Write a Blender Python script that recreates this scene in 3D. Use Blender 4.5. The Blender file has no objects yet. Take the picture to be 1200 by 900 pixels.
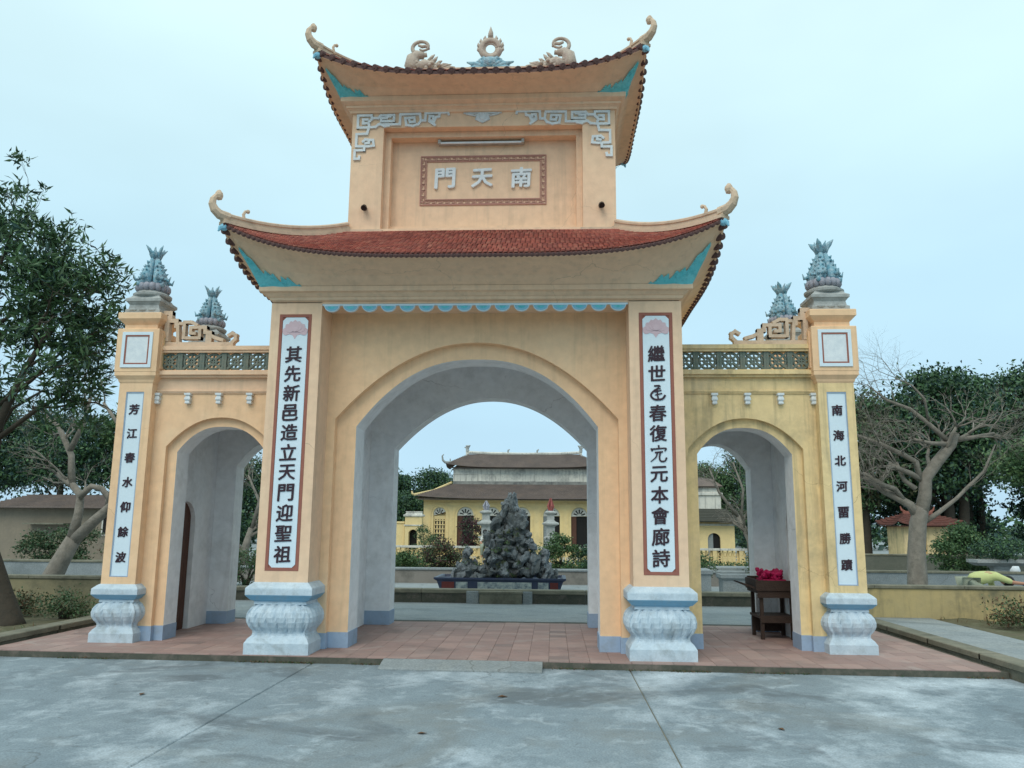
import bpy, math, random
import numpy as np
from mathutils import Vector, Matrix
R=math.radians
random.seed(7)
SC=bpy.context.scene
COL=bpy.data.collections.new('scene'); SC.collection.children.link(COL)
# ------------------------------------------------------------ camera
cam=bpy.data.cameras.new('camera'); co=bpy.data.objects.new('camera',cam); COL.objects.link(co)
cam.sensor_fit='HORIZONTAL'; cam.sensor_width=36; cam.lens=940.96/1200*36
cam.clip_start=.1; cam.clip_end=2000
yaw,pit,rol=.0516,.1762,.0086
fw=Vector((-math.sin(yaw)*math.cos(pit),math.cos(yaw)*math.cos(pit),math.sin(pit)))
rt=Vector((math.cos(yaw),math.sin(yaw),0)); up=rt.cross(fw)
r2=rt*math.cos(rol)+up*math.sin(rol); u2=-rt*math.sin(rol)+up*math.cos(rol)
co.matrix_world=Matrix(((r2.x,u2.x,-fw.x,1.0563),(r2.y,u2.y,-fw.y,-10.3625),(r2.z,u2.z,-fw.z,1.5985),(0,0,0,1)))
SC.camera=co
# ------------------------------------------------------------ overcast sky and soft sun
SUN_EL,SUN_AZ=R(48),R(200)      # azimuth measured clockwise from +Y (behind the camera, a little left)
W=bpy.data.worlds.new('World'); SC.world=W; W.use_nodes=True
nt=W.node_tree; nt.nodes.clear()
def N(t,**k):
    n=nt.nodes.new(t)
    for a,b in k.items(): setattr(n,a,b)
    return n
out=N('ShaderNodeOutputWorld'); mixs=N('ShaderNodeMixShader')
sky=N('ShaderNodeTexSky',sky_type='NISHITA'); sky.sun_disc=False; sky.sun_elevation=SUN_EL; sky.sun_rotation=SUN_AZ
bg=N('ShaderNodeBackground'); bg.inputs[1].default_value=.1
nt.links.new(sky.outputs[0],bg.inputs[0])
tc=N('ShaderNodeTexCoord'); sep=N('ShaderNodeSeparateXYZ'); nt.links.new(tc.outputs['Generated'],sep.inputs[0])
rmp=N('ShaderNodeValToRGB'); nt.links.new(sep.outputs[2],rmp.inputs[0])
els=rmp.color_ramp.elements
els[0].position=0; els[0].color=(.46,.69,.86,1)
els[1].position=1; els[1].color=(.84,1.0,1.02,1)
e=els.new(.28); e.color=(.50,.74,.86,1)
e=els.new(.55); e.color=(.68,.91,.95,1)
nz=N('ShaderNodeTexNoise'); nz.inputs['Scale'].default_value=1.6; nz.inputs['Detail'].default_value=4; nz.inputs['Roughness'].default_value=.5
mp=N('ShaderNodeMapping'); mp.inputs['Scale'].default_value=(1,1,2.2)
nt.links.new(tc.outputs['Generated'],mp.inputs[0]); nt.links.new(mp.outputs[0],nz.inputs[0])
mr=N('ShaderNodeMapRange'); mr.inputs[1].default_value=.3; mr.inputs[2].default_value=.7; mr.inputs[3].default_value=.88; mr.inputs[4].default_value=1.08
nt.links.new(nz.outputs[0],mr.inputs[0])
mul=N('ShaderNodeVectorMath',operation='MULTIPLY'); nt.links.new(rmp.outputs[0],mul.inputs[0]); nt.links.new(mr.outputs[0],mul.inputs[1])
cl=N('ShaderNodeBackground'); cl.inputs[1].default_value=1.0; nt.links.new(mul.outputs[0],cl.inputs[0])
mixs.inputs[0].default_value=.93
nt.links.new(bg.outputs[0],mixs.inputs[1]); nt.links.new(cl.outputs[0],mixs.inputs[2]); nt.links.new(mixs.outputs[0],out.inputs[0])
sl=bpy.data.lights.new('sun','SUN'); sl.energy=1.25; sl.angle=R(35); sl.color=(1,.93,.82)
so=bpy.data.objects.new('sun',sl); COL.objects.link(so)
sd=Vector((math.sin(SUN_AZ)*math.cos(SUN_EL),math.cos(SUN_AZ)*math.cos(SUN_EL),math.sin(SUN_EL)))
so.rotation_euler=sd.to_track_quat('Z','Y').to_euler()
SC.view_settings.view_transform='Standard'; SC.view_settings.look='None'; SC.view_settings.exposure=.2; SC.view_settings.gamma=1
# ------------------------------------------------------------ materials
MATS={}
def mat(name,c,c2=None,scale=3.,amt=.5,rough=.85,bump=.15,bscale=40.,streak=None,dirt=None,spec=.3,metal=0,detail=6,alpha_noise=None,stretch=(1,1,1)):
    """colour c mottled towards c2 by noise; dirt=(colour, amount, scale): patchy dirt; streak: vertical rain streaks colour"""
    if name in MATS: return MATS[name]
    m=bpy.data.materials.new(name); m.use_nodes=True; t=m.node_tree; b=t.nodes['Principled BSDF']
    def n(ty): return t.nodes.new(ty)
    L=t.links.new
    g=n('ShaderNodeNewGeometry'); mpn=n('ShaderNodeMapping'); mpn.inputs['Scale'].default_value=stretch; L(g.outputs['Position'],mpn.inputs[0])
    P=mpn.outputs[0]
    def noise(s,d=detail,src=P,r=.6):
        x=n('ShaderNodeTexNoise'); x.inputs['Scale'].default_value=s; x.inputs['Detail'].default_value=d; x.inputs['Roughness'].default_value=r; L(src,x.inputs[0]); return x.outputs[0]
    def rng(v,a,bb,o0=0.,o1=1.):
        x=n('ShaderNodeMapRange'); x.inputs[1].default_value=a; x.inputs[2].default_value=bb; x.inputs[3].default_value=o0; x.inputs[4].default_value=o1; L(v,x.inputs[0]); return x.outputs[0]
    def mix(f,a,bb):
        x=n('ShaderNodeMix'); x.data_type='RGBA'; L(f,x.inputs[0])
        for i,v in ((6,a),(7,bb)):
            if isinstance(v,tuple): x.inputs[i].default_value=(*v[:3],1)
            else: L(v,x.inputs[i])
        return x.outputs[2]
    c2=c2 or tuple(v*.8 for v in c)
    cur=mix(rng(noise(scale),.35,.68,0,amt),c,c2)
    cur=mix(rng(noise(scale*9,3),.3,.75,0,amt*.5),cur,tuple(v*.85 for v in c2))
    if streak:
        ms=n('ShaderNodeMapping'); ms.inputs['Scale'].default_value=(7,7,.5); L(g.outputs['Position'],ms.inputs[0])
        cur=mix(rng(noise(1.3,5,ms.outputs[0]),.52,.85,0,streak[1]),cur,streak[0])
    if dirt:
        cur=mix(rng(noise(dirt[2],8,P,.7),.5,.72,0,dirt[1]),cur,dirt[0])
    L(cur,b.inputs['Base Color']); b.inputs['Roughness'].default_value=rough
    b.inputs['Specular IOR Level'].default_value=spec; b.inputs['Metallic'].default_value=metal
    if bump:
        bn=n('ShaderNodeBump'); bn.inputs['Strength'].default_value=bump; bn.inputs['Distance'].default_value=.02
        L(noise(bscale,5),bn.inputs['Height']); L(bn.outputs[0],b.inputs['Normal'])
    MATS[name]=m; return m
SIGNB=mat('dusty_pink_paint',(.48,.25,.20),(.42,.22,.19),10,.5,.8,.1,40)
YEL=mat('yellow_plaster',(0.9, 0.6, 0.365),(0.83, 0.55, 0.345),1.2,.7,.9,.12,30,streak=((.36,.27,.17),.35))
TAN=mat('tan_plaster',(0.86, 0.59, 0.4),(0.8, 0.56, 0.39),1.4,.7,.9,.12,30,streak=((.33,.27,.2),.4))
YELD=mat('weathered_yellow_plaster',(0.86, 0.655, 0.345),(0.77, 0.58, 0.32),1.5,.8,.92,.15,30,streak=((.2,.18,.12),.8),dirt=((.2,.19,.14),.5,1.1))
RIDGE=mat('cream_ridge_plaster',(0.74, 0.55, 0.4),(0.6, 0.46, 0.34),5,.8,.9,.2,40,dirt=((.25,.2,.15),.5,6))
WHT=mat('whitewash',(0.9, 0.91, 0.92),(0.82, 0.85, 0.88),1.5,.6,.88,.1,25,dirt=((.42,.42,.40),.35,2.2))
BLUEP=mat('blue_grey_paint',(.36,.47,.62),(.30,.40,.54),3,.6,.8,.1,25,dirt=((.25,.27,.28),.5,5))
PED=mat('pedestal_paint',(0.62, 0.71, 0.78),(0.44, 0.54, 0.62),6,.9,.75,.2,30,dirt=((.26,.29,.29),.5,5))
PEDB=mat('pedestal_blue',(.18,.38,.55),(.25,.45,.6),8,.6,.7,.15,30,dirt=((.3,.35,.38),.5,9))
MAROON=mat('maroon_paint',(.36,.14,.10),(.28,.11,.09),10,.6,.8,.1,40)
BOARD=mat('pale_blue_board',(0.72, 0.83, 0.9),(0.64, 0.76, 0.85),3,.5,.6,.05,30)
INK=mat('dark_lettering',(.035,.018,.03),(.06,.03,.035),10,.5,.5,0,40)
LETW=mat('white_lettering',(0.82, 0.86, 0.88),(0.64, 0.7, 0.75),12,.8,.7,.1,40)
PINK=mat('pink_lotus_paint',(.68,.52,.56),(.6,.42,.46),10,.6,.6,.1,40)
CYAN=mat('turquoise_relief',(0.1, 0.56, 0.64),(0.22, 0.66, 0.72),9,.9,.7,.6,25,dirt=((.04,.25,.28),.6,12))
SKYB=mat('sky_blue_paint',(.20,.50,.68),(.3,.6,.74),12,.7,.6,.1,40)
FRET=mat('white_fret_stucco',(0.8, 0.84, 0.86),(0.62, 0.67, 0.7),12,.8,.8,.3,50)
TILE1=mat('red_roof_tile',(0.54, 0.175, 0.125),(0.42, 0.14, 0.11),14,.9,.85,.3,60,dirt=((.16,.12,.10),.5,3))
TILE2=mat('dark_red_roof_tile',(0.42, 0.14, 0.11),(0.33, 0.115, 0.095),14,.9,.85,.3,60)
TILE3=mat('pale_red_roof_tile',(0.55, 0.22, 0.16),(0.45, 0.19, 0.14),14,.9,.85,.3,60)
TILED=mat('dark_eave_tile',(.10,.06,.06),(.15,.08,.07),14,.9,.85,.3,60)
LATT=mat('green_glazed_lattice',(0.11, 0.15, 0.13),(0.19, 0.21, 0.17),8,.9,.5,.3,50,dirt=((.22,.2,.15),.6,8))
FISH=mat('mosaic_blue_ceramic',(0.1, 0.36, 0.48),(0.45, 0.58, 0.64),18,1,.5,.8,45,dirt=((.10,.13,.2),.8,14))
FISH2=mat('mosaic_pink_ceramic',(0.42, 0.4, 0.45),(0.3, 0.32, 0.38),18,1,.55,.6,45)
STONEW=mat('weathered_stucco_tier',(.46,.48,.47),(.34,.35,.34),7,.9,.85,.3,40,dirt=((.2,.2,.18),.6,7))
DRAG=mat('dragon_stucco',(0.62, 0.52, 0.43),(0.46, 0.38, 0.32),14,.9,.8,.5,40,dirt=((.28,.16,.15),.6,10))
CONC=mat('plaza_concrete',(0.28, 0.34, 0.375),(0.18, 0.23, 0.265),.55,1,.62,.35,30,dirt=((.66,.74,.80),.9,.6),stretch=(1,.8,1))
CONC2=mat('courtyard_concrete',(0.31, 0.34, 0.35),(0.23, 0.26, 0.27),1.0,.9,.8,.2,20,dirt=((.35,.36,.33),.5,1.3))
KERB=mat('mossy_kerb_concrete',(.27,.25,.19),(.16,.16,.12),3,.9,.9,.3,25,dirt=((.08,.08,.06),.8,2.2))
TERR=mat('terracotta_floor_tile',(0.38, 0.245, 0.215),(0.31, 0.215, 0.195),5,.9,.75,.15,50,dirt=((.33,.27,.24),.6,1.4))
TERR2=mat('pale_terracotta_tile',(0.44, 0.285, 0.25),(0.37, 0.26, 0.23),5,.9,.75,.15,50,dirt=((.33,.27,.24),.6,1.4))
TERR3=mat('stained_terracotta_tile',(0.24, 0.17, 0.155),(0.28, 0.2, 0.18),5,.9,.7,.15,50)
DIRT=mat('garden_earth',(.13,.11,.07),(.09,.10,.05),2,.9,.95,.5,15,dirt=((.22,.2,.14),.7,4))
EARTH=mat('ground_earth',(.14,.14,.09),(.09,.11,.05),.4,.9,.95,.4,8,dirt=((.2,.19,.14),.6,.8))
BARKD=mat('dark_bark',(.075,.06,.045),(.05,.045,.035),8,.9,.9,.6,25)
BARKG=mat('grey_bark',(0.3, 0.27, 0.23),(0.19, 0.17, 0.145),7,.9,.9,.6,20,dirt=((.1,.1,.08),.7,6))
WOOD=mat('dark_wood',(0.045, 0.028, 0.022),(0.065, 0.04, 0.03),10,.8,.7,.3,40)
BROWN=mat('brown_door_paint',(.12,.055,.035),(.09,.04,.03),6,.8,.7,.3,30)
BLACK=mat('black_plastic',(.015,.015,.015),rough=.4,bump=0)
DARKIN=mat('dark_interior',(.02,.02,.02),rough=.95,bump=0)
ROCK=mat('pale_karst_rock',(0.3, 0.335, 0.36),(0.1, 0.115, 0.125),7,1,.85,.8,14,dirt=((.05,.055,.05),.9,5))
ROCKD=mat('dark_karst_rock',(0.08, 0.095, 0.1),(0.16, 0.18, 0.19),7,1,.85,.8,14,dirt=((.04,.045,.03),.9,5))
TEMY=mat('temple_yellow_plaster',(0.86, 0.66, 0.32),(0.76, 0.59, 0.31),.9,.8,.9,.1,20,dirt=((.4,.33,.2),.5,1.2))
TEMW=mat('temple_stained_white',(0.78, 0.75, 0.66),(0.6, 0.6, 0.56),.8,.9,.9,.1,20,streak=((.12,.12,.12),.9),dirt=((.16,.16,.16),.8,.9))
TEMT=mat('old_brown_roof_tiles',(0.21, 0.165, 0.145),(0.14, 0.115, 0.105),1.2,1,.92,.6,10,dirt=((.2,.15,.12),.7,2))
TUBEM=mat('lamp_tube_housing',(.5,.48,.44),(.3,.28,.26),10,.8,.5,.1,40)
CERB=mat('blue_white_ceramic',(.50,.55,.50),(.10,.16,.22),9,1,.35,.1,30,dirt=((.12,.10,.09),.6,9))
CERD=mat('dark_blue_ceramic',(.03,.045,.09),(.05,.06,.1),9,.8,.35,.1,30)
CERR=mat('maroon_ceramic',(.16,.035,.03),(.1,.03,.03),9,.8,.4,.1,30)
def leafmat(n,c,c2,tr=.15): 
    m=mat(n,c,c2,1.5,1,.5,0,10,spec=.35); b=m.node_tree.nodes['Principled BSDF']; 
    return m
LF1=leafmat('leaf_dark_green',(0.065, 0.125, 0.055),(0.04, 0.09, 0.038)); LF2=leafmat('leaf_mid_green',(0.085, 0.17, 0.065),(0.055, 0.12, 0.05)); LF3=leafmat('leaf_light_green',(0.13, 0.21, 0.08),(0.09, 0.16, 0.055))
LF4=leafmat('leaf_olive',(0.13, 0.14, 0.07),(0.09, 0.1, 0.05)); LF5=leafmat('leaf_purple',(.10,.03,.035),(.06,.02,.03)); LFB=leafmat('leaf_blue_green',(0.045, 0.1, 0.08),(0.03, 0.07, 0.06))
LFBR=leafmat('leaf_dry_brown',(.16,.085,.04),(.11,.06,.03))
def wear(m,scale,wid,dark,grit=120.,ga=.16):
    """hairline cracks (distorted cell edges) and grit speckle mixed into the base colour"""
    t=m.node_tree; b=t.nodes['Principled BSDF']; L=t.links.new; src=b.inputs['Base Color'].links[0].from_socket
    g=t.nodes.new('ShaderNodeNewGeometry'); nz=t.nodes.new('ShaderNodeTexNoise'); nz.inputs['Scale'].default_value=2.2; nz.inputs['Detail'].default_value=6; L(g.outputs['Position'],nz.inputs[0])
    ad=t.nodes.new('ShaderNodeVectorMath'); ad.operation='MULTIPLY_ADD'; ad.inputs[1].default_value=(.55,.55,.55); L(nz.outputs['Color'],ad.inputs[0]); L(g.outputs['Position'],ad.inputs[2])
    v=t.nodes.new('ShaderNodeTexVoronoi'); v.feature='DISTANCE_TO_EDGE'; v.inputs['Scale'].default_value=scale; L(ad.outputs[0],v.inputs['Vector'])
    r=t.nodes.new('ShaderNodeMapRange'); r.inputs[1].default_value=0; r.inputs[2].default_value=wid; r.inputs[3].default_value=1; r.inputs[4].default_value=0; L(v.outputs[0],r.inputs[0])
    k=t.nodes.new('ShaderNodeTexNoise'); k.inputs['Scale'].default_value=.45; L(g.outputs['Position'],k.inputs[0]); kr=t.nodes.new('ShaderNodeMapRange'); kr.inputs[1].default_value=.48; kr.inputs[2].default_value=.6; L(k.outputs[0],kr.inputs[0])
    mu=t.nodes.new('ShaderNodeMath'); mu.operation='MULTIPLY'; L(r.outputs[0],mu.inputs[0]); L(kr.outputs[0],mu.inputs[1]); mu2=t.nodes.new('ShaderNodeMath'); mu2.operation='MULTIPLY'; L(mu.outputs[0],mu2.inputs[0]); mu2.inputs[1].default_value=.6
    x=t.nodes.new('ShaderNodeMix'); x.data_type='RGBA'; L(mu2.outputs[0],x.inputs[0]); L(src,x.inputs[6]); x.inputs[7].default_value=(*dark,1)
    gn=t.nodes.new('ShaderNodeTexNoise'); gn.inputs['Scale'].default_value=grit; gn.inputs['Detail'].default_value=2; L(g.outputs['Position'],gn.inputs[0]); gr=t.nodes.new('ShaderNodeMapRange'); gr.inputs[1].default_value=.3; gr.inputs[2].default_value=.7; gr.inputs[3].default_value=1-ga; gr.inputs[4].default_value=1+ga; L(gn.outputs[0],gr.inputs[0])
    gm=t.nodes.new('ShaderNodeVectorMath'); gm.operation='MULTIPLY'; L(x.outputs[2],gm.inputs[0]); L(gr.outputs[0],gm.inputs[1]); L(gm.outputs[0],b.inputs['Base Color'])
wear(CONC,.42,.006,(.07,.075,.075),60,.2); wear(CONC2,.6,.008,(.1,.1,.1),40); wear(YEL,.55,.0025,(.3,.2,.12),8,.05); wear(TAN,.5,.0025,(.3,.22,.15),8,.05); wear(YELD,.6,.003,(.25,.18,.1),8,.06); wear(WHT,.5,.003,(.35,.36,.37),8,.05)
def stain(m,col,scale,lo,hi,amt,stretch=(1,1,1),off=0.):
    t=m.node_tree; b=t.nodes['Principled BSDF']; L=t.links.new; src=b.inputs['Base Color'].links[0].from_socket
    g=t.nodes.new('ShaderNodeNewGeometry'); mp_=t.nodes.new('ShaderNodeMapping'); mp_.inputs['Scale'].default_value=stretch; mp_.inputs['Location'].default_value=(off,off*.7,off*.3); L(g.outputs['Position'],mp_.inputs[0])
    n_=t.nodes.new('ShaderNodeTexNoise'); n_.inputs['Scale'].default_value=scale; n_.inputs['Detail'].default_value=9; n_.inputs['Roughness'].default_value=.65; n_.inputs['Distortion'].default_value=.6; L(mp_.outputs[0],n_.inputs[0])
    r=t.nodes.new('ShaderNodeMapRange'); r.inputs[1].default_value=lo; r.inputs[2].default_value=hi; r.inputs[3].default_value=0; r.inputs[4].default_value=amt; L(n_.outputs[0],r.inputs[0])
    x=t.nodes.new('ShaderNodeMix'); x.data_type='RGBA'; L(r.outputs[0],x.inputs[0]); L(src,x.inputs[6]); x.inputs[7].default_value=(*col,1); L(x.outputs[2],b.inputs['Base Color'])
stain(CONC,(.19,.185,.16),.5,.54,.68,.45,off=3.1); stain(CONC,(.10,.12,.135),.7,.54,.64,.65,off=9.4); stain(CONC,(.56,.64,.70),3.5,.56,.70,.4,off=5.5); stain(CONC,(.10,.11,.11),7.,.60,.70,.5,off=1.7)
stain(CONC2,(.10,.12,.12),.6,.52,.66,.5,(1,2,1),2.)
for q_ in (TERR,TERR2): stain(q_,(.14,.11,.10),.9,.55,.68,.55,(1,1.6,1),4.); stain(q_,(.42,.36,.33),1.7,.55,.7,.5,(1,1,1),8.)
for q_ in (YEL,TAN,YELD): stain(q_,(.30,.26,.20),.8,.62,.80,.35,(5,5,.35),6.); stain(q_,(.92,.74,.52),.7,.52,.70,.30,off=2.2)
stain(YELD,(.22,.22,.18),1.0,.56,.74,.5,(2,2,.8),12.)
stain(PED,(.20,.22,.21),2.2,.58,.72,.55,(1,1,1),3.)
stain(WHT,(.38,.37,.35),.8,.60,.78,.4,(2,2,.5),7.)
# ------------------------------------------------------------ mesh builder
class MB:
    def __init__(s): s.v=[];s.f=[];s.m=[]
    def add(s,vs,fs,mi=0):
        o=len(s.v); s.v.extend([tuple(p) for p in vs]); s.f.extend([tuple(i+o for i in f) for f in fs]); s.m.extend([mi]*len(fs))
    def box(s,x0,x1,y0,y1,z0,z1,mi=0):
        s.add([(x0,y0,z0),(x1,y0,z0),(x1,y1,z0),(x0,y1,z0),(x0,y0,z1),(x1,y0,z1),(x1,y1,z1),(x0,y1,z1)],
              [(0,3,2,1),(4,5,6,7),(0,1,5,4),(1,2,6,5),(2,3,7,6),(3,0,4,7)],mi)
    def loft(s,rings,mi=0,cap=(True,True),close=True,mis=None):
        n=len(rings[0]);o=len(s.v)
        for r in rings: s.v.extend([tuple(p) for p in r])
        for k in range(len(rings)-1):
            for i in range(n if close else n-1):
                j=(i+1)%n
                s.f.append((o+k*n+i,o+k*n+j,o+(k+1)*n+j,o+(k+1)*n+i)); s.m.append(mis[k] if mis else mi)
        if cap[0]: s.f.append(tuple(o+i for i in reversed(range(n)))); s.m.append(mis[0] if mis else mi)
        if cap[1]: s.f.append(tuple(o+(len(rings)-1)*n+i for i in range(n))); s.m.append(mis[-1] if mis else mi)
    def rect(s,x0,x1,y0,y1,prof,mi=0,cap=(True,True),mis=None):
        s.loft([[(x0-p,y0-p,z),(x1+p,y0-p,z),(x1+p,y1+p,z),(x0-p,y1+p,z)] for p,z in prof],mi,cap,mis=mis)
    def lathe(s,cx,cy,prof,n=24,mi=0,cap=(True,True)):
        s.loft([[(cx+r*math.cos(2*math.pi*i/n),cy+r*math.sin(2*math.pi*i/n),z) for i in range(n)] for r,z in prof],mi,cap)
    def tube(s,pts,rad,n=8,mi=0,flat=1.):
        pts=[Vector(p) for p in pts]
        if not isinstance(rad,(list,tuple)): rad=[rad]*len(pts)
        rings=[];a=None
        for i,p in enumerate(pts):
            d=(pts[min(i+1,len(pts)-1)]-pts[max(i-1,0)]).normalized()
            if a is None: a=d.orthogonal().normalized()
            a=(a-d*a.dot(d)); a=a.normalized() if a.length>1e-6 else d.orthogonal().normalized()
            b=d.cross(a)
            rings.append([p+(a*math.cos(2*math.pi*k/n)*flat+b*math.sin(2*math.pi*k/n))*rad[i] for k in range(n)])
        s.loft(rings,mi)
    def ball(s,c,r,nu=10,nv=7,mi=0,sc=(1,1,1),jit=0):
        rings=[]
        for j in range(nv+1):
            t=math.pi*j/nv
            rings.append([(c[0]+sc[0]*r*(math.sin(t)+1e-4)*math.cos(2*math.pi*i/nu)*(1+random.uniform(-jit,jit)),c[1]+sc[1]*r*(math.sin(t)+1e-4)*math.sin(2*math.pi*i/nu)*(1+random.uniform(-jit,jit)),c[2]-sc[2]*r*math.cos(t)) for i in range(nu)])
        s.loft(rings,mi)
    def prism(s,poly,y0,y1,mi=0):
        """poly: (x,z) points, extruded from y0 (front) to y1"""
        n=len(poly); a=sum(poly[i][0]*poly[(i+1)%n][1]-poly[(i+1)%n][0]*poly[i][1] for i in range(n))
        if a<0: poly=poly[::-1]
        s.loft([[(x,y1,z) for x,z in poly],[(x,y0,z) for x,z in poly]],mi)
    def stroke(s,pts,w,y0,y1,mi=0):
        """flat ribbon along (x,z) path extruded y0..y1"""
        for a,b in zip(pts[:-1],pts[1:]):
            dx,dz=b[0]-a[0],b[1]-a[1]; l=math.hypot(dx,dz)
            if l<1e-6: continue
            dx/=l;dz/=l; nx,nz=-dz*w/2,dx*w/2; ex,ez=dx*w/2,dz*w/2
            s.prism([(a[0]-ex+nx,a[1]-ez+nz),(b[0]+ex+nx,b[1]+ez+nz),(b[0]+ex-nx,b[1]+ez-nz),(a[0]-ex-nx,a[1]-ez-nz)],y0+random.uniform(0,.0015),y1,mi)
    def build(s,name,mats,parent=None,loc=None,smooth=False,**props):
        me=bpy.data.meshes.new(name); me.from_pydata(s.v,[],s.f)
        for m in (mats if isinstance(mats,(list,tuple)) else [mats]): me.materials.append(m)
        if len(me.materials)>1: me.polygons.foreach_set('material_index',s.m)
        if smooth: me.polygons.foreach_set('use_smooth',[True]*len(s.f))
        me.update()
        return link(name,me,parent,loc,**props)
def link(name,me,parent=None,loc=None,**props):
    o=bpy.data.objects.new(name,me); COL.objects.link(o)
    if parent is not None: o.parent=parent
    if loc is not None: o.location=loc
    elif parent is not None and parent.type=='EMPTY': o.location=-Vector(parent.location)
    for k,v in props.items(): o[k]=v
    return o
def thing(name,label,cat,loc=(0,0,0),group=None):
    o=bpy.data.objects.new(name,None); COL.objects.link(o); o.location=loc; o.empty_display_size=.2
    o['label']=label; o['category']=cat
    if group: o['group']=group
    return o
def tag(o,label,cat,group=None):
    o['label']=label;o['category']=cat
    if group:o['group']=group
    return o
def dup(o,parent=None,off=None):
    c=o.copy(); COL.objects.link(c)
    if parent is not None: c.parent=parent
    if off is not None: c.location=Vector(o.location)+Vector(off)
    for ch in [k for k in o.children]: dup(ch,c)
    return c
def struct(o): o['kind']='structure'; return o
_gc={}
def glyph(ch,size,depth,bold=.018,m=None):
    """mesh of one written character, standing in the xz plane, centred, facing -y"""
    key=(ch,size,depth)
    if key in _gc: return _gc[key]
    cu=bpy.data.curves.new('t','FONT'); cu.body=ch; cu.size=1; cu.extrude=.5; cu.resolution_u=2
    o=bpy.data.objects.new('t',cu); COL.objects.link(o)
    dg=bpy.context.evaluated_depsgraph_get(); dg.update()
    me=bpy.data.meshes.new_from_object(o.evaluated_get(dg)); bpy.data.objects.remove(o); bpy.data.curves.remove(cu)
    n=len(me.vertices); a=np.empty(n*3); me.vertices.foreach_get('co',a); a=a.reshape(-1,3)
    fs=[tuple(q.vertices) for q in me.polygons]; vv=[];ff=[]
    for k,(dx,dy) in enumerate([(0,0),(1,.3),(-1,-.3),(.45,-1),(-.45,1),(.9,-.75),(-.7,.8)]):
        c_=a.copy(); c_[:,0]+=dx*bold; c_[:,1]+=dy*bold*.8; c_[:,2]*=1-.035*k; ff+=[tuple(i+len(vv) for i in f) for f in fs]; vv+=[tuple(q) for q in c_]
    bpy.data.meshes.remove(me); me=bpy.data.meshes.new('character'); me.from_pydata(vv,[],ff); a=np.array(vv)
    c=(a.max(0)+a.min(0))/2; a=a-c; s=size/max(a[:,0].max()*2,a[:,1].max()*2)
    b=np.stack([a[:,0]*s+a[:,1]*s*.03,-a[:,2]*depth*-1 if False else -a[:,2]*depth,a[:,1]*s+a[:,0]*s*.05],1)   # slight brush slant
    me.vertices.foreach_set('co',b.ravel()); me.materials.clear(); me.materials.append(m); me.update(); me.name='character'
    _gc[key]=me; return me
def strokechar(strokes,size,depth,m):
    mb=MB()
    for pts,w0,w1 in strokes:
        P=[Vector(((x-50)/100*size,(50-z)/100*size)) for x,z in pts]; n=len(P)
        # smooth the path
        Q=[]
        for i in range(n-1):
            p0,p1,p2,p3=P[max(i-1,0)],P[i],P[i+1],P[min(i+2,n-1)]
            for k in range(4):
                t=k/4; Q.append(.5*((2*p1)+(p2-p0)*t+(2*p0-5*p1+4*p2-p3)*t*t+(3*p1-p0-3*p2+p3)*t**3))
        Q.append(P[-1]); k=len(Q); L_=[];R_=[]
        for i,q in enumerate(Q):
            d=(Q[min(i+1,k-1)]-Q[max(i-1,0)]); d=d.normalized() if d.length>0 else Vector((1,0)); w=(w0+(w1-w0)*i/(k-1))/100*size/2
            nn=Vector((-d.y,d.x))*w; L_.append(q+nn);R_.append(q-nn)
        for i in range(k-1):
            mb.prism([tuple(L_[i]),tuple(L_[i+1]),tuple(R_[i+1]),tuple(R_[i])],-depth/2-random.uniform(0,.001),depth/2)
    me=bpy.data.meshes.new('character'); me.from_pydata(mb.v,[],mb.f); me.materials.append(m); return me
def arc(a,s,t,n=24,p=None):
    """segmental arch: half width a, springing height s, apex t -> points left to right (dx,z)"""
    if p: return [(a*(-1+2*i/n),t-(t-s)*abs(-1+2*i/n)**p) for i in range(n+1)]
    r=t-s; Rr=(a*a+r*r)/(2*r); th=math.asin(min(1,a/Rr))
    return [(Rr*math.sin(-th+2*th*i/n),t-Rr+Rr*math.cos(-th+2*th*i/n)) for i in range(n+1)]
def arch_wall(mb,x0,x1,z0,z1,y0,y1,cx,a,s,t,mi=0,mr=1,n=24,p=None):
    """wall x0..x1, thickness y0..y1, with a segmental-arched opening standing on z0; mr material on the reveal"""
    A=[(cx+dx,z) for dx,z in arc(a,s,t,n,p)]
    def face(y,flip):
        polys=[[(x0,z0),(cx-a,z0),(cx-a,s),(x0,s)],[(cx+a,z0),(x1,z0),(x1,s),(cx+a,s)],[(x0,s),(cx-a,s),(cx-a,z1),(x0,z1)],[(cx+a,s),(x1,s),(x1,z1),(cx+a,z1)]]
        for i in range(n): polys.append([A[i],A[i+1],(A[i+1][0],z1),(A[i][0],z1)])
        for p in polys:
            q=[(x,y,z) for x,z in p]
            mb.add(q[::-1] if flip else q,[(0,1,2,3)],mi)
    face(y0,False); face(y1,True)
    P=[(cx-a,z0)]+A+[(cx+a,z0)]
    for p,q in zip(P[:-1],P[1:]): mb.add([(p[0],y0,p[1]),(p[0],y1,p[1]),(q[0],y1,q[1]),(q[0],y0,q[1])],[(0,3,2,1)],mr)
    mb.add([(x0,y0,z1),(x1,y0,z1),(x1,y1,z1),(x0,y1,z1)],[(0,1,2,3)],mi)
    mb.add([(x0,y0,z0),(x0,y0,z1),(x0,y1,z1),(x0,y1,z0)],[(0,1,2,3)],mi)
    mb.add([(x1,y0,z0),(x1,y1,z0),(x1,y1,z1),(x1,y0,z1)],[(0,1,2,3)],mi)
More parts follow.
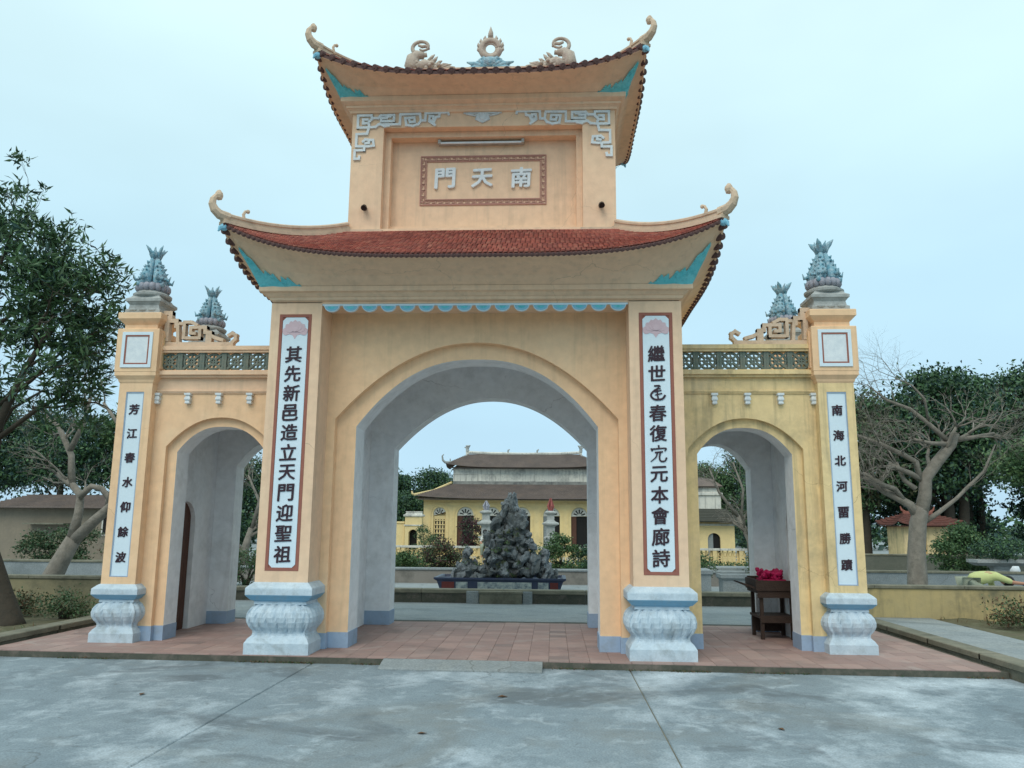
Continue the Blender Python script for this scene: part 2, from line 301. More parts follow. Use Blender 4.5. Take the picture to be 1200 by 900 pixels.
# ============================================================ GROUND
PZ=-.085                      # plaza level; the gate platform is z = 0
g=MB(); g.add([(-600,-600,-.16),(600,-600,-.16),(600,900,-.16),(-600,900,-.16)],[(0,1,2,3)]); struct(g.build('ground',EARTH))
pl=struct(thing('plaza','x','x')); del pl['label'],pl['category']
for x0,x1 in ((-12,-1.924),(-1.912,1.976),(1.988,12)):
    for y0,y1 in ((-13.9,-5.42),(-5.4,.4)):
        m=MB(); X0,X1=(max(x0,-6.3),min(x1,6.35)) if y0>-6 else (x0,x1)
        m.rect(X0+.008,X1-.008,y0+.008,y1-.008,[(.008,-.2),(.008,PZ-.008),(.0,PZ)]); m.build('concrete_slab',CONC,pl)
m=MB(); m.box(-12,12,-13.8,.3,-.21,PZ-.012); m.build('joint_bed',KERB,pl)
yd=MB(); yd.add([(-200,3.98,-.006),(200,3.98,-.006),(200,300,-.006),(-200,300,-.006)],[(0,1,2,3)]); yd.add([(-200,3.98,-.2),(200,3.98,-.2),(200,3.98,-.006),(-200,3.98,-.006)],[(0,1,2,3)]); struct(yd.build('courtyard',CONC2))
# gate platform with its terracotta paving; front edge runs very slightly askew
def fy(x): return -.17-.028*x
pf=struct(thing('gate_platform','x','x')); del pf['label'],pf['category']
m=MB(); P=[(-6.28,3.98),(-6.28,fy(-6.28)),(6.33,fy(6.33)),(6.33,3.98)]
m.loft([[(x,y,-.2) for x,y in P],[(x,y,-.012) for x,y in P]]); m.build('platform_edge',mat('dark_mossy_edge',(.12,.115,.09),(.07,.075,.06),4,1,.9,.4,25,dirt=((.25,.2,.17),.7,3)),pf)
TW=.2495; tms=[]
for mt in (TERR,TERR2,TERR3):
    q=MB(); q.rect(-TW/2+.0045,TW/2-.0045,-TW/2+.0045,TW/2-.0045,[(.003,-.011),(.003,-.002),(.0,0)]); me=bpy.data.meshes.new('floor_tile'); me.from_pydata(q.v,[],q.f); me.materials.append(mt); tms.append((me,q))
rest=MB(); cnt=0
for j in range(17):
    for i in range(50):
        x=-6.25+TW/2+i*TW+.02; y=-.0+TW/2+j*TW-.02
        if y<fy(x)+TW/2+.001: continue
        if y+TW/2>3.97 or x>6.2: continue
        k=random.random(); k=0 if k<.66 else (1 if k<.975 else 2)
        z=random.uniform(-.0015,.0015)
        if cnt<300 and not(abs(x)>6.3): 
            link('floor_tile',tms[k][0],pf,(x,y,z)); cnt+=1
        else:
            for v in [0]: rest.add([(a+x,b+y,c+z) for a,b,c in tms[k][1].v],tms[k][1].f,k)
rest.build('floor_tile',[TERR,TERR2,TERR3],pf,kind='stuff')
# cut tiles along the askew front edge, down to the first whole row
m=MB()
for i in range(50):
    x=-6.25+TW/2+i*TW+.02
    y1=None
    for j in range(-2,6):
        y=-.0+TW/2+j*TW-.02
        if y>=fy(x)+TW/2+.001 and j>=0: y1=y-TW/2; break
    if x>6.2 or y1-fy(x)<.02: continue
    a,b=x-TW/2+.003,x+TW/2-.003
    m.loft([[(a,fy(a)+.003,z),(b,fy(b)+.003,z),(b,y1-.003,z),(a,y1-.003,z)] for z in (-.011,0)],random.choice([0,0,0,1]))
m.build('cut_floor_tile',[TERR,TERR2],pf,kind='stuff')
# little concrete ramp up to the platform
m=MB(); m.loft([[(x,fy(x),-.2),(x,fy(x)-.34,-.2),(x,fy(x)-.34,PZ+.012),(x,fy(x)-.3,PZ+.03),(x,fy(x)-.002,-.004)] for x in (-1.02,0,.93)]); tag(m.build('entry_ramp',CONC2),'low grey concrete ramp leading up to the middle of the tiled platform','ramp')
# kerbs with garden beds
def kerb(name,x,sgn,label,ys):
    t=thing(name,label,'kerb',(x,2,0))
    for a,b in zip(ys[:-1],ys[1:]):
        m=MB(); w=.24; xx0,xx1=(x,x+w) if sgn>0 else (x-w,x)
        m.rect(xx0+.01,xx1-.01,a+.014,b-.006,[(.0,-.2),(.0,.02),(.028,.035),(.028,.095),(.018,.105)])
        m.build('kerb_stone',KERB,t)
    return t
kerb('garden_kerb',6.35,1,'mossy concrete kerb along the right edge of the tiled platform',[-6,-4.4,-2.9,-1.3,.3,1.7,3.1,4.5])
kerb('garden_kerb',-6.3,-1,'dark mossy kerb along the left edge of the tiled platform',[-6,-4.4,-2.9,-1.3,.3,1.7,3.1,4.1])
g=MB(); 
def bed(x0,x1,y0,y1,n=60):
    o=len(g.v)
    for i in range(n+1):
        for j in range(n+1):
            x=x0+(x1-x0)*i/n;y=y0+(y1-y0)*j/n
            g.v.append((x,y,.055+.03*math.sin(x*3.1+y)*math.sin(y*2.3)+random.uniform(-.008,.012)))
    for i in range(n):
        for j in range(n): g.f.append((o+i*(n+1)+j,o+(i+1)*(n+1)+j,o+(i+1)*(n+1)+j+1,o+i*(n+1)+j+1)); g.m.append(0)
bed(-16,-6.53,-6,4.25); struct(g.build('garden_bed',DIRT)); g=MB(); bed(7.7,18,-6,4.6); struct(g.build('garden_bed',DIRT))
m=MB()
for y0,y1 in ((-6,-3.1),(-3.08,-.3),(-.28,2.2),(2.22,4.6)): m.rect(6.62,7.66,y0+.01,y1-.01,[(.005,-.2),(.005,.078),(0,.086)])
struct(m.build('side_path',CONC2))
# ============================================================ GATE
G=thing('temple_gate','large yellow three-arched gate with two upturned tiled roofs and Chinese couplets','gate',(0,2.05,0))
def gp(mb,name,mats,smooth=False,**k): return mb.build(name,mats,G,smooth=smooth,**k)
# --- centre walls
m=MB(); arch_wall(m,-2.3,2.3,.2,4.54,.5,.62,0,1.944,3.05,4.12,0,0,40,2.1); gp(m,'front_wall',[YEL,WHT])
m=MB(); arch_wall(m,-2.6,2.6,.2,4.4,.621,1.12,0,1.675,2.955,3.905,0,1,40,2.4); gp(m,'arch_surround',[YEL,WHT])
for s in (-1,1): 
    m=MB(); a,b=sorted((s*1.664,s*2.62)); m.box(a,b,.609,1.13,0,.2); gp(m,'wall_base_band',BLUEP)
    m=MB(); a,b=sorted((s*1.932,s*2.3)); m.box(a,b,.49,.608,0,.2); gp(m,'wall_base_band',BLUEP)
m=MB(); arch_wall(m,-2.6,2.6,.22,4.4,3.2,3.6,0,1.64,2.90,3.77,0,0,40,2.1); gp(m,'rear_wall',[WHT,WHT])
for s in (-1,1): m=MB(); a,b=sorted((s*1.63,s*2.6)); m.box(a,b,3.19,3.61,0,.22); gp(m,'rear_base_band',BLUEP)
for s in (-1,1): m=MB(); a,b=sorted((s*2.05,s*2.75)); m.box(a,b,1.121,3.199,0,4.4); gp(m,'passage_wall',WHT)
m=MB(); m.box(-2.75,2.75,.6,4.1,4.401,4.9); gp(m,'passage_ceiling',WHT)
# --- piers and plaques
def border(m,x0,x1,z0,z1,w,y0,y1,mi=0):
    m.box(x0,x0+w,y0,y1,z0,z1,mi); m.box(x1-w,x1,y0,y1,z0,z1,mi); m.box(x0+w,x1-w,y0,y1,z1-w,z1,mi); m.box(x0+w,x1-w,y0,y1,z0,z0+w,mi)
def octo(x0,x1,z0,z1,c): return [(x0+c,z0),(x1-c,z0),(x1,z0+c),(x1,z1-c),(x1-c,z1),(x0+c,z1),(x0,z1-c),(x0,z0+c)]
CH_HE=[([(32,8),(62,6),(66,14)],9,9),([(64,8),(50,24)],8,5),([(50,24),(70,24)],6,6),([(50,26),(30,38),(12,62),(26,84),(50,90),(80,84),(96,62)],11,12),([(52,18),(50,50),(56,92)],9,9),([(34,44),(74,34)],6,7),([(36,62),(78,52)],6,7)]
CH_WAN=[([(50,2),(52,18)],10,9),([(8,20),(12,34),(16,30)],10,6),([(8,26),(50,22),(92,20),(84,36)],9,7),([(28,44),(74,40)],8,9),([(42,44),(34,70),(4,96)],9,5),([(60,42),(54,70),(60,92),(84,92),(94,72)],9,9)]
def lotus(parent,cx,cz,w,y):
    m=MB()
    for k,(dx,dz,a,l) in enumerate([(-.40,-.10,62,.36),(.40,-.10,-62,.36),(-.27,.03,40,.42),(.27,.03,-40,.42),(-.13,.1,18,.46),(.13,.1,-18,.46),(0,.12,0,.5)]):
        an=R(a); pts=[]
        for i in range(13):
            t=i/12; ww=math.sin(math.pi*t)**.8*.17; pts.append((ww,t*l-l*.5))
        for i in range(11,0,-1):
            t=i/12; ww=math.sin(math.pi*t)**.8*.17; pts.append((-ww,t*l-l*.5))
        pts=[(cx+w*(dx*.9+x*math.cos(an)-z*math.sin(an)),cz+w*(dz+x*math.sin(an)+z*math.cos(an))) for x,z in pts]
        m.prism(pts,y-.006-.002*k,y)
    m.ball((cx,y,cz+.02*w),w*.13,10,6,sc=(1,.15,1))
    m.prism([(cx-w*.45,cz-.16*w),(cx-w*.1,cz-.26*w),(cx,cz-.42*w),(cx+w*.1,cz-.26*w),(cx+w*.45,cz-.16*w),(cx,cz-.08*w)],y-.004,y)
    m.build('lotus_relief',PINK,parent)
def pedestal(x0,x1,y0,y1,sc,zb,nfl,name='pedestal'):
    """moulded pedestal round a pier footprint; sc scales heights and projections"""
    prof=[(.088,zb),(.088,.135),(.085,.14),(.055,.19),(.035,.225),(.03,.25),(.05,.28),(.09,.33),(.118,.39),(.125,.45),(.112,.51),(.075,.565),(.03,.597),(.015,.605),(.01,.64),(.02,.65),(.05,.66),(.10,.715),(.105,.725),(.105,.80),(.10,.815),(.05,.86),(.02,.88)]
    m=MB(); rings=[];mis=[]
    def loop(p,z,fl):
        # rounded rectangle with flutes
        pts=[];X0,X1,Y0,Y1=x0-p*sc,x1+p*sc,y0-p*sc,y1+p*sc
        N_=16*4
        per=[]
        for side in range(4):
            for k in range(N_//4*2):
                t=k/(N_//4*2)
                if side==0: q=(X0+(X1-X0)*t,Y0,0,-1)
                elif side==1: q=(X1,Y0+(Y1-Y0)*t,1,0)
                elif side==2: q=(X1-(X1-X0)*t,Y1,0,1)
                else: q=(X0,Y1-(Y1-Y0)*t,-1,0)
                u=t; per.append((q,u))
        for (qx,qy,nx,ny),t in per:
            rr=fl
            # round the corners for the bulb
            cxm,cym=(X0+X1)/2,(Y0+Y1)/2; hx,hy=(X1-X0)/2,(Y1-Y0)/2
            ax,ay=(qx-cxm)/hx,(qy-cym)/hy
            cr=rr*.10*(abs(ax)*abs(ay))**3
            d=-rr*.045*sc*(1-abs(math.sin(math.pi*(t*nfl+z*1.5)))**.7)
            pts.append((qx-ax*hx*cr+nx*d,qy-ay*hy*cr+ny*d,z))
        return pts
    for p,z in prof:
        zz=z*sc if z>0 else z
        fl=1. if .27<z<.60 else (.5 if .2<z<=.27 else 0)
        rings.append(loop(p,zz,fl))
    for k in range(len(prof)-1): mis.append(1 if .64<=prof[k][1]<.72 else 0)
    m.loft(rings,cap=(True,True),mis=mis)
    return gp(m,name,[PED,PEDB],smooth=False)
plz0,plz1=1.02,4.405
for s in (-1,1):
    x0,x1=sorted((s*2.06,s*2.75))
    m=MB(); m.box(x0,x1,.012,.56,.79,4.56)
    px0,px1=sorted((s*2.19,s*2.63))
    # stucco face round the plaque recess
    m.box(x0,px0,0,.0125,.80,4.56); m.box(px1,x1,0,.0125,.80,4.56); m.box(px0,px1,0,.0125,plz1,4.56); m.box(px0,px1,0,.0125,.80,plz0)
    gp(m,'pier',TAN)
    q=MB(); border(q,px0+.002,px1-.002,plz0+.002,plz1-.002,.04,-.004,.0118); q.box(px0+.04,px1-.04,.006,.0119,plz0+.03,plz1-.03)
    P=gp(q,'couplet_frame',MAROON)
    q=MB(); q.prism(octo(px0+.048,px1-.048,1.058,4.36,.045),.0,.0115); q.build('couplet_board',BOARD,P)
    cx=(px0+px1)/2
    lotus(P,cx,4.2,.33,.0)
    txt="其先新邑造立天門迎聖祖" if s<0 else "繼世?春復!元本會廊詩"
    for i,ch in enumerate(txt):
        z=3.85-i*.262
        if ch=='?': me=strokechar(CH_HE,.22,.014,INK)
        elif ch=='!': me=strokechar(CH_WAN,.225,.014,INK)
        else: me=glyph(ch,.222,.014,.022,INK)
        link('character',me,P,(cx,-.003,z))
    pedestal(x0+.02,x1-.02,.02,.6,1.0,PZ,7)
    m=MB(); m.box(x0,x1,3.601,4.1,0,4.56); gp(m,'rear_pier',YEL)
# beam over the piers and valance of blue lobes
m=MB(); m.box(-2.059,2.059,.004,.56,4.541,4.575); m.box(-2.059,2.059,-.012,.0045,4.545,4.56); gp(m,'lintel_beam',TAN); m=MB(); m.box(-2.74,2.74,3.7,4.09,4.3,4.574); gp(m,'rear_lintel_beam',TAN)
nl=16; wl=4.1/nl
q=MB(); P=[(-wl*.5,0),(wl*.5,0),(wl*.5,-.018)]+[(wl*.41*math.cos(t)*.98,-.022-.085*math.sin(t)) for t in [math.pi*k/10 for k in range(11)]]+[(-wl*.5,-.018)]
q.prism(P,-.014,.03,0); P2=[(wl*.36*math.cos(t),-.03-.066*math.sin(t)) for t in [math.pi*k/10 for k in range(11)]]; q.prism(P2,-.022,-.0145,1)
q.prism([(wl*.2*math.cos(t),-.035-.035*math.sin(t)) for t in [math.pi*k/8 for k in range(9)]],-.026,-.0225,2)
o=gp(q,'valance_lobe',[BOARD,SKYB,CYAN]); o.location=(-2.05+wl/2,.0-2.05,4.54)
for i in range(1,nl): dup(o,None,(i*wl,0,0)).parent=G
# --- cornice
m=MB(); m.rect(-2.75,2.75,0,4.1,[(-.02,4.575),(.002,4.59),(.02,4.6),(.03,4.625),(.03,4.632),(.05,4.64),(.085,4.668),(.095,4.672),(.095,4.684),(.135,4.69),(.14,4.70),(.14,4.755),(.13,4.765)],cap=(False,True)); gp(m,'lower_cornice',TAN)
# --- curved roofs
def roof(tag_,ex,yc,ey,z0,dz,p,tx,ty,zt,cx_,cy_,cz,thick):
    """returns surface function and makes soffit/shell: ex,ey eave half sizes; tx,ty top half sizes; (cx_,cy_,cz) cornice outer"""
    def zE(sx): return z0+dz*abs(sx)**p
    def surf(side,u,v):
        vv=v**(1+abs(u)**4)
        if side in (0,2): sg=-1 if side==0 else 1; x=(ex+(tx-ex)*v)*u; y=yc+sg*(ey+(ty-ey)*v)
        else: sg=1 if side==1 else -1; y=yc+(ey+(ty-ey)*v)*u; x=sg*(ex+(tx-ex)*v)
        z=zE(u); return Vector((x,y,z+(zt-z)*vv))
    sh=MB(); sf=MB(); n=40; k=8
    for side in range(4):
        flip=side in (1,2)
        for i in range(n):
            u0,u1=-1+2*i/n,-1+2*(i+1)/n
            if flip: u0,u1=u1,u0
            if side==1: u0,u1=u1,u0
            if side==3: u0,u1=u1,u0
            for j in range(k):
                a,b,c,d=surf(side,u0,j/k),surf(side,u1,j/k),surf(side,u1,(j+1)/k),surf(side,u0,(j+1)/k)
                sh.add([a,b,c,d],[(0,1,2,3)])
            # eave edge
            e0,e1=surf(side,u0,0),surf(side,u1,0); dn=Vector((0,0,-thick))
            sh.add([e0,e1,e1+dn,e0+dn],[(3,2,1,0)],1)
            # soffit: lip, step, cove
            def so_(u,w):
                e=surf(side,u,0)+dn
                if side in (0,2): c=Vector((cx_*u,yc+(-1 if side==0 else 1)*cy_,cz))
                else: c=Vector(((1 if side==1 else -1)*cx_,yc+cy_*u,cz))
                q=e.lerp(c,w); 
                q.z=e.z+(c.z-e.z)*(w**1.25); return q
            ws=[0,.07,.071,.25,.5,.75,1.0]
            for a_,b_ in zip(ws[:-1],ws[1:]):
                dz_=Vector((0,0,.022)) ; oa=dz_ if a_>=.07 else Vector(); ob=dz_ if b_>=.0705 else Vector()
                if a_==.07: oa=Vector()
                if b_>=1: ob=Vector((0,0,-.006))
                sf.add([so_(u0,a_)+oa,so_(u1,a_)+oa,so_(u1,b_)+ob,so_(u0,b_)+ob],[(3,2,1,0)])
    return surf,sh,sf
def curl(m,base,d,rs=1.):
    """upturned ridge end: scroll rising beyond the corner, d = outward horizontal direction"""
    up=Vector((0,0,1)); P=[(-.10,.03),(.05,.05),(.13,.11),(.17,.19),(.16,.27),(.12,.33),(.085,.36)]
    m.tube([base+d*a*rs+up*b*rs for a,b in P],[.085*rs,.08*rs,.07*rs,.058*rs,.048*rs,.04*rs,.034*rs],8)
    c=base+d*.075*rs+up*.345*rs
    m.tube([c+up*(-.07*rs)+d*.015*rs,c+up*(-.045*rs),c,c+up*.04*rs,c+up*.075*rs,c+up*.095*rs-d*.01],[.014*rs,.05*rs,.066*rs,.058*rs,.034*rs,.008],8)
    b2=base-d*.36*rs+up*.10*rs
    m.tube([b2+up*-.06,b2+d*.03*rs+up*.05*rs,b2+d*.0*rs+up*.11*rs,b2-d*.04*rs+up*.12*rs],[.03*rs,.026*rs,.022*rs,.018*rs],6); m.ball(b2-d*.04*rs+up*.115*rs,.034*rs,8,5)
YC=2.05
surf1,sh,sf=roof('lower',3.22,YC,2.75,5.0,.45,4,1.99,1.22,5.9,2.88,2.19,4.766,.045)
LR=gp(sh,'lower_roof',[TILE2,TILED]); sf.build('soffit',TAN,LR)
# fish-scale tiles on the front and back, and on the sides
def scales(surf,side,pitch,rowp,e,t_,tmb):
    rows=int(1/rowp)
    for j in range(rows):
        v=j*rowp
        half=e+(t_-e)*v; nn=int(2*half/pitch)
        off=0
        for i in range(nn):
            s=-half+(i+.5)*pitch+off+(2*half-nn*pitch)/2
            if abs(s)>half-.01: continue
            u=s/half; va=max(v-.012,-.012); vb=min(v+rowp*1.35,1)
            A=surf(side,u,max(va,0)); B=surf(side,u,vb); 
            du=surf(side,min(u+.01,1),v)-surf(side,max(u-.01,-1),v); du.normalize()
            dv=(B-A); L=dv.length; dv.normalize(); nrm=du.cross(dv); 
            if nrm.z<0: nrm=-nrm
            w=pitch*.43; lift=.026+random.uniform(-.002,.003); z1=.006
            A=A-dv*.012
            bp=[(-w,.25*L),(-w*.75,.08*L),(0,0),(w*.75,.08*L),(w,.25*L),(w,L),(-w,L)]
            top=[]; bot=[]
            for a,b in bp:
                q=A+du*a+dv*b; h=lift+(z1-lift)*(b/L); top.append(q+nrm*h); bot.append(q+nrm*(h-.012))
            mi=random.choice([0,0,1,2,0,1]); o=len(tmb.v); k=len(bp)
            tmb.v.extend([tuple(p) for p in top+bot]); 
            fl=(top[1]-top[0]).cross(top[2]-top[0]).dot(nrm)<0
            tmb.f.append(tuple(o+q for q in (reversed(range(k)) if fl else range(k)))); tmb.m.append(mi)
            for a in range(5):
                b=(a+1)%k; f=(o+a,o+k+a,o+k+b,o+b); tmb.f.append(f if not fl else f[::-1]); tmb.m.append(mi)
tm=MB(); scales(surf1,0,.066,.048,3.22,1.99,tm); scales(surf1,2,.066,.048,3.22,1.99,tm); scales(surf1,1,.066,.055,2.75,1.22,tm); scales(surf1,3,.066,.055,2.75,1.22,tm)
tm.build('roof_tile',[TILE1,TILE2,TILE3],LR,kind='stuff')
# barrel eave tiles
bt=MB(); ringA=[];n_=8
def btile(r,l):
    b=MB(); rr=[[ (r*math.cos(math.pi*2*k/10),y,r*math.sin(math.pi*2*k/10)) for k in range(10)] for y in (0,.012,l)]
    rr[0]=[(x*.86,y,z*.86) for x,y,z in rr[0]]
    b.loft(rr); b.ball((0,.0,0),r*.4,6,4,sc=(1,.3,1)); me=bpy.data.meshes.new('eave_tile'); me.from_pydata(b.v,[],b.f); me.materials.append(TILED); return me
def eave(surf,side,half,pitch,me,parent,drop,name='eave_tile'):
    n=int(2*half/pitch)
    for i in range(n):
        u=(-1+(i+.5)*2/n)
        p=surf(side,u,0); q=surf(side,u,.12); d=(q-p).normalized()
        o=link(name,me,parent,(0,0,0)); 
        o.rotation_euler=d.to_track_quat('Y','Z').to_euler(); o.location=p-d*.02+Vector((0,0,drop))
me1=btile(.052,.22); me2=btile(.052,.3); me0=btile(.026,.16)
for sd_ in (1,3): eave(surf1,sd_,2.75,.155,me1,LR,-.03)
eave(surf1,0,3.22,.066,me0,LR,-.028)
# hip ridges
def hips(surf,parent,yc,scale,vend=1.0,rad=.062):
    for sx in (-1,1):
        for sy in (-1,1):
            side=0 if sy<0 else 2
            m=MB(); pts=[surf(side,sx,v)+Vector((0,0,.055)) for v in [k/12*vend for k in range(13)]][::-1]
            d=Vector((sx,sy*1.0,0)).normalized()
            rings=[]
            for i,p in enumerate(pts):
                dd=(pts[min(i+1,12)]-pts[max(i-1,0)]).normalized(); sdv=dd.cross(Vector((0,0,1))).normalized(); upv=sdv.cross(dd)
                rings.append([p+sdv*a*rad+upv*b*rad for a,b in ((-1.25,-1.2),(-1.25,-.55),(-.85,-.5),(-.85,.35),(-1.1,.45),(-1.1,.9),(-.5,1.25),(.5,1.25),(1.1,.9),(1.1,.45),(.85,.35),(.85,-.5),(1.25,-.55),(1.25,-1.2))])
            m.loft(rings); curl(m,pts[-1],d,scale)
            m.build('hip_ridge',RIDGE,parent,smooth=False)
            # painted dragon-head tile under the tip
            q=MB(); c=surf(side,sx,0)+Vector((0,0,-.06))-d*.03; q.ball(tuple(c),.055,8,6,sc=(1,1,.9)); q.tube([c,c+d*.05-Vector((0,0,.02)),c+d*.07-Vector((0,0,.07))],[.04,.03,.01],6); q.build('corner_bracket',SKYB,parent)
hips(surf1,LR,YC,.84)
# blue cloud reliefs under the corners
def clouds(surf,parent,cx_,cy_,cz,thick,ln,side_list,seedv,hgt):
    rnd=random.Random(seedv)
    for side in side_list:
        for sg in (-1,1):
            m=MB()
            def S_(u,w):
                e=surf(side,u,0)+Vector((0,0,-thick))
                if side in (0,2): c=Vector((cx_*u,YC+(-1 if side==0 else 1)*cy_,cz))
                else: c=Vector(((1 if side==1 else -1)*cx_,YC+cy_*u,cz))
                q=e.lerp(c,w); q.z=e.z+(c.z-e.z)*(w**1.25); q.z+=.004; return q
            nn=26; kk=12
            def top(a):   # how far up the cove (0..1) the cloud reaches at distance a from the corner
                base=(max(0,1-a*1.9)**.8*hgt+.30*math.exp(-((a-.68)/.16)**2)*hgt)*(1 if a<.97 else 0)+(.05 if a<.9 else 0)
                return max(0,base+.10*math.sin(a*17)*(1-a)+.05*math.sin(a*41))
            for i in range(nn):
                a0,a1=i/nn,(i+1)/nn
                u0,u1=sg*(1-a0*ln),sg*(1-a1*ln)
                for j in range(kk):
                    w0,w1=j/kk,(j+1)/kk
                    t0,t1=top(a0),top(a1)
                    q=[S_(u0,1-w0*t0),S_(u1,1-w0*t1),S_(u1,1-w1*t1),S_(u0,1-w1*t0)]
                    o=[Vector((0,0,-.014-.008*abs(math.sin(a0*30+w0*9)))) for _ in range(4)]
                    m.add([p+Vector((0,0,-.012-.01*abs(math.sin(10*p.x+31*p.y+27*p.z)))) for p in q],[(0,1,2,3),(3,2,1,0)])
            m.build('corner_cloud_relief',CYAN,parent)
clouds(surf1,LR,2.88,2.19,4.766,.045,.2,(0,1,3),3,.5)
# --- upper storey
UX,UY0,UY1=1.985,.83,3.27
m=MB()
m.box(-UX,-1.5,UY0,UY1,5.3,7.78); m.box(1.5,UX,UY0,UY1,5.3,7.78); m.box(-1.5,1.5,UY0,UY1,7.54,7.78); m.box(-1.5,1.5,1.15,UY1,5.3,7.539)
m.box(-1.5,1.5,UY0+.003,1.149,5.3,5.93)
# inner step of the niche
m.box(-1.499,-1.41,.98,1.149,5.931,7.538); m.box(1.41,1.499,.98,1.149,5.931,7.538); m.box(-1.41,1.41,.98,1.149,7.45,7.538); m.box(-1.41,1.41,1.08,1.149,5.931,6.06)
UT=gp(m,'upper_storey',TAN)
for s in (-1,1): m=MB(); a,b=sorted((s*1.46,s*2.03)); m.box(a,b,UY0-.05,UY1,5.80,5.905); gp(m,'storey_plinth',RIDGE)
m=MB(); m.box(-1.459,1.459,UY0-.03,UY0-.001,5.80,5.89); gp(m,'storey_plinth',TAN)
# upper cornice
m=MB(); m.rect(-UX,UX,UY0,UY1,[(-.02,7.755),(.002,7.762),(.03,7.77),(.04,7.80),(.07,7.825),(.085,7.83),(.085,7.865),(.11,7.875),(.15,7.90),(.155,7.905),(.155,7.975),(.14,7.985)],cap=(False,True)); gp(m,'upper_cornice',TAN)
surf2,sh,sf=roof('upper',2.40,YC,1.86,8.07,.36,3.4,1.2,.08,8.98,2.14,1.375,7.984,.05)
UR=gp(sh,'upper_roof',[TILE2,TILED]); sf.build('soffit',TAN,UR)
tm=MB(); 
for sd_,e_,t_ in ((0,2.4,1.2),(2,2.4,1.2),(1,1.86,.08),(3,1.86,.08)): scales(surf2,sd_,.12,.05,e_,t_,tm)
tm.build('roof_tile',[TILE1,TILE2,TILE3],UR,kind='stuff')
for sd_,h_ in ((0,2.4),(2,2.4),(1,1.86),(3,1.86)): eave(surf2,sd_,h_,.155,me2,UR,-.004)
hips(surf2,UR,YC,.82,.98)
clouds(surf2,UR,2.14,1.375,7.984,.05,.2,(0,1,3),5,.55)
m=MB(); m.rect(-1.42,1.42,YC-.07,YC+.07,[(.03,8.85),(.03,9.0),(0,9.01),(0,9.16),(.03,9.17),(.03,9.21)]); m.build('top_ridge',RIDGE,UR)
# ridge ornaments
def dragon(s):
    m=MB(); X=lambda x:s*x; y=YC
    # sitting body, coiled tail over its back, flames down to the middle
    m.tube([(X(1.30),y,9.2),(X(1.34),y,9.32),(X(1.32),y,9.44),(X(1.24),y,9.52),(X(1.14),y,9.50)],[.10,.13,.12,.08,.06],10)
    m.tube([(X(1.25),y,9.25),(X(1.1),y,9.33),(X(.98),y,9.30),(X(.86),y,9.27)],[.11,.10,.07,.05],8)
    pts=[];rd=[]
    for k in range(26):
        a=-2.0+k*.30; r=.185-.0052*k; pts.append((X(1.17+r*math.cos(a)*1.1),y,9.66+r*math.sin(a)*.86)); rd.append(.040-.0009*k)
    m.tube(pts,rd,7)
    m.tube([(X(1.05),y,9.62),(X(1.10),y,9.68),(X(1.17),y,9.67),(X(1.24),y,9.70)],[.02,.03,.03,.02],6)
    for i,(a,b,c,d) in enumerate([(1.05,9.4,.95,9.52),(.98,9.36,.90,9.48),(.92,9.32,.82,9.40),(.88,9.28,.72,9.34),(.84,9.26,.66,9.33),(1.02,9.3,1.0,9.47),(.8,9.24,.6,9.28)]):
        m.tube([(X(a),y,b),(X((a+c)/2-.01),y,(b+d)/2+.02),(X(c),y,d)],[.035,.028,.006],6)
    for k in range(10): m.ball((X(1.36-k*.055),y-.07,9.28+.05*math.sin(k*2.1)+(.1 if k<3 else 0)),.035,6,4)
    for k in range(6): m.ball((X(1.37-.01*k),y,9.35+k*.03),.03,6,4)
    m.box(*sorted((X(.66),X(1.40))),y-.05,y+.05,9.19,9.23)
    m.build('dragon_ornament',DRAG,UR,smooth=True)
dragon(-1);dragon(1)
m=MB(); y=YC
cz=9.60
m.tube([(.155*math.cos(a),y,cz+.155*math.sin(a)) for a in [2*math.pi*k/20 for k in range(21)]],.055,8,0)
m.tube([(.10*math.cos(a),y,cz+.10*math.sin(a)) for a in [2*math.pi*k/20 for k in range(21)]],.02,6,0)
for a in (90,64,116,38,142,12,168,-14,194):
    ar=R(a); L=.20 if a==90 else .10
    p0=Vector((.17*math.cos(ar),y,cz+.17*math.sin(ar))); d=Vector((math.cos(ar)*.45,0,math.sin(ar)*.45+.75)).normalized()
    m.tube([p0,p0+d*L*.45+Vector((.02*(1 if a<90 else -1),0,0)),p0+d*L],[.036,.03,.004],6)
m.tube([(0,y,cz+.2),(0,y,cz+.30),(0,y,cz+.42)],[.05,.045,.004],6)
m.build('flaming_sun_ornament',DRAG,UR,smooth=True)
m=MB()
for s in (-1,1):
    for (a,b,c,d,e,f) in ((.05,9.25,.18,9.36,.33,9.30),(.08,9.22,.22,9.31,.40,9.36),(.12,9.22,.26,9.25,.42,9.24),(.02,9.3,.12,9.42,.2,9.40)):
        m.tube([(s*a,y,b),(s*c,y,d),(s*e,y,f)],[.06,.055,.012],7)
m.ball((0,y,9.36),.13,10,6,sc=(1.3,.6,.8)); m.box(-.38,.38,y-.05,y+.05,9.19,9.24); m.build('cloud_cushion_ornament',FISH,UR,smooth=True)
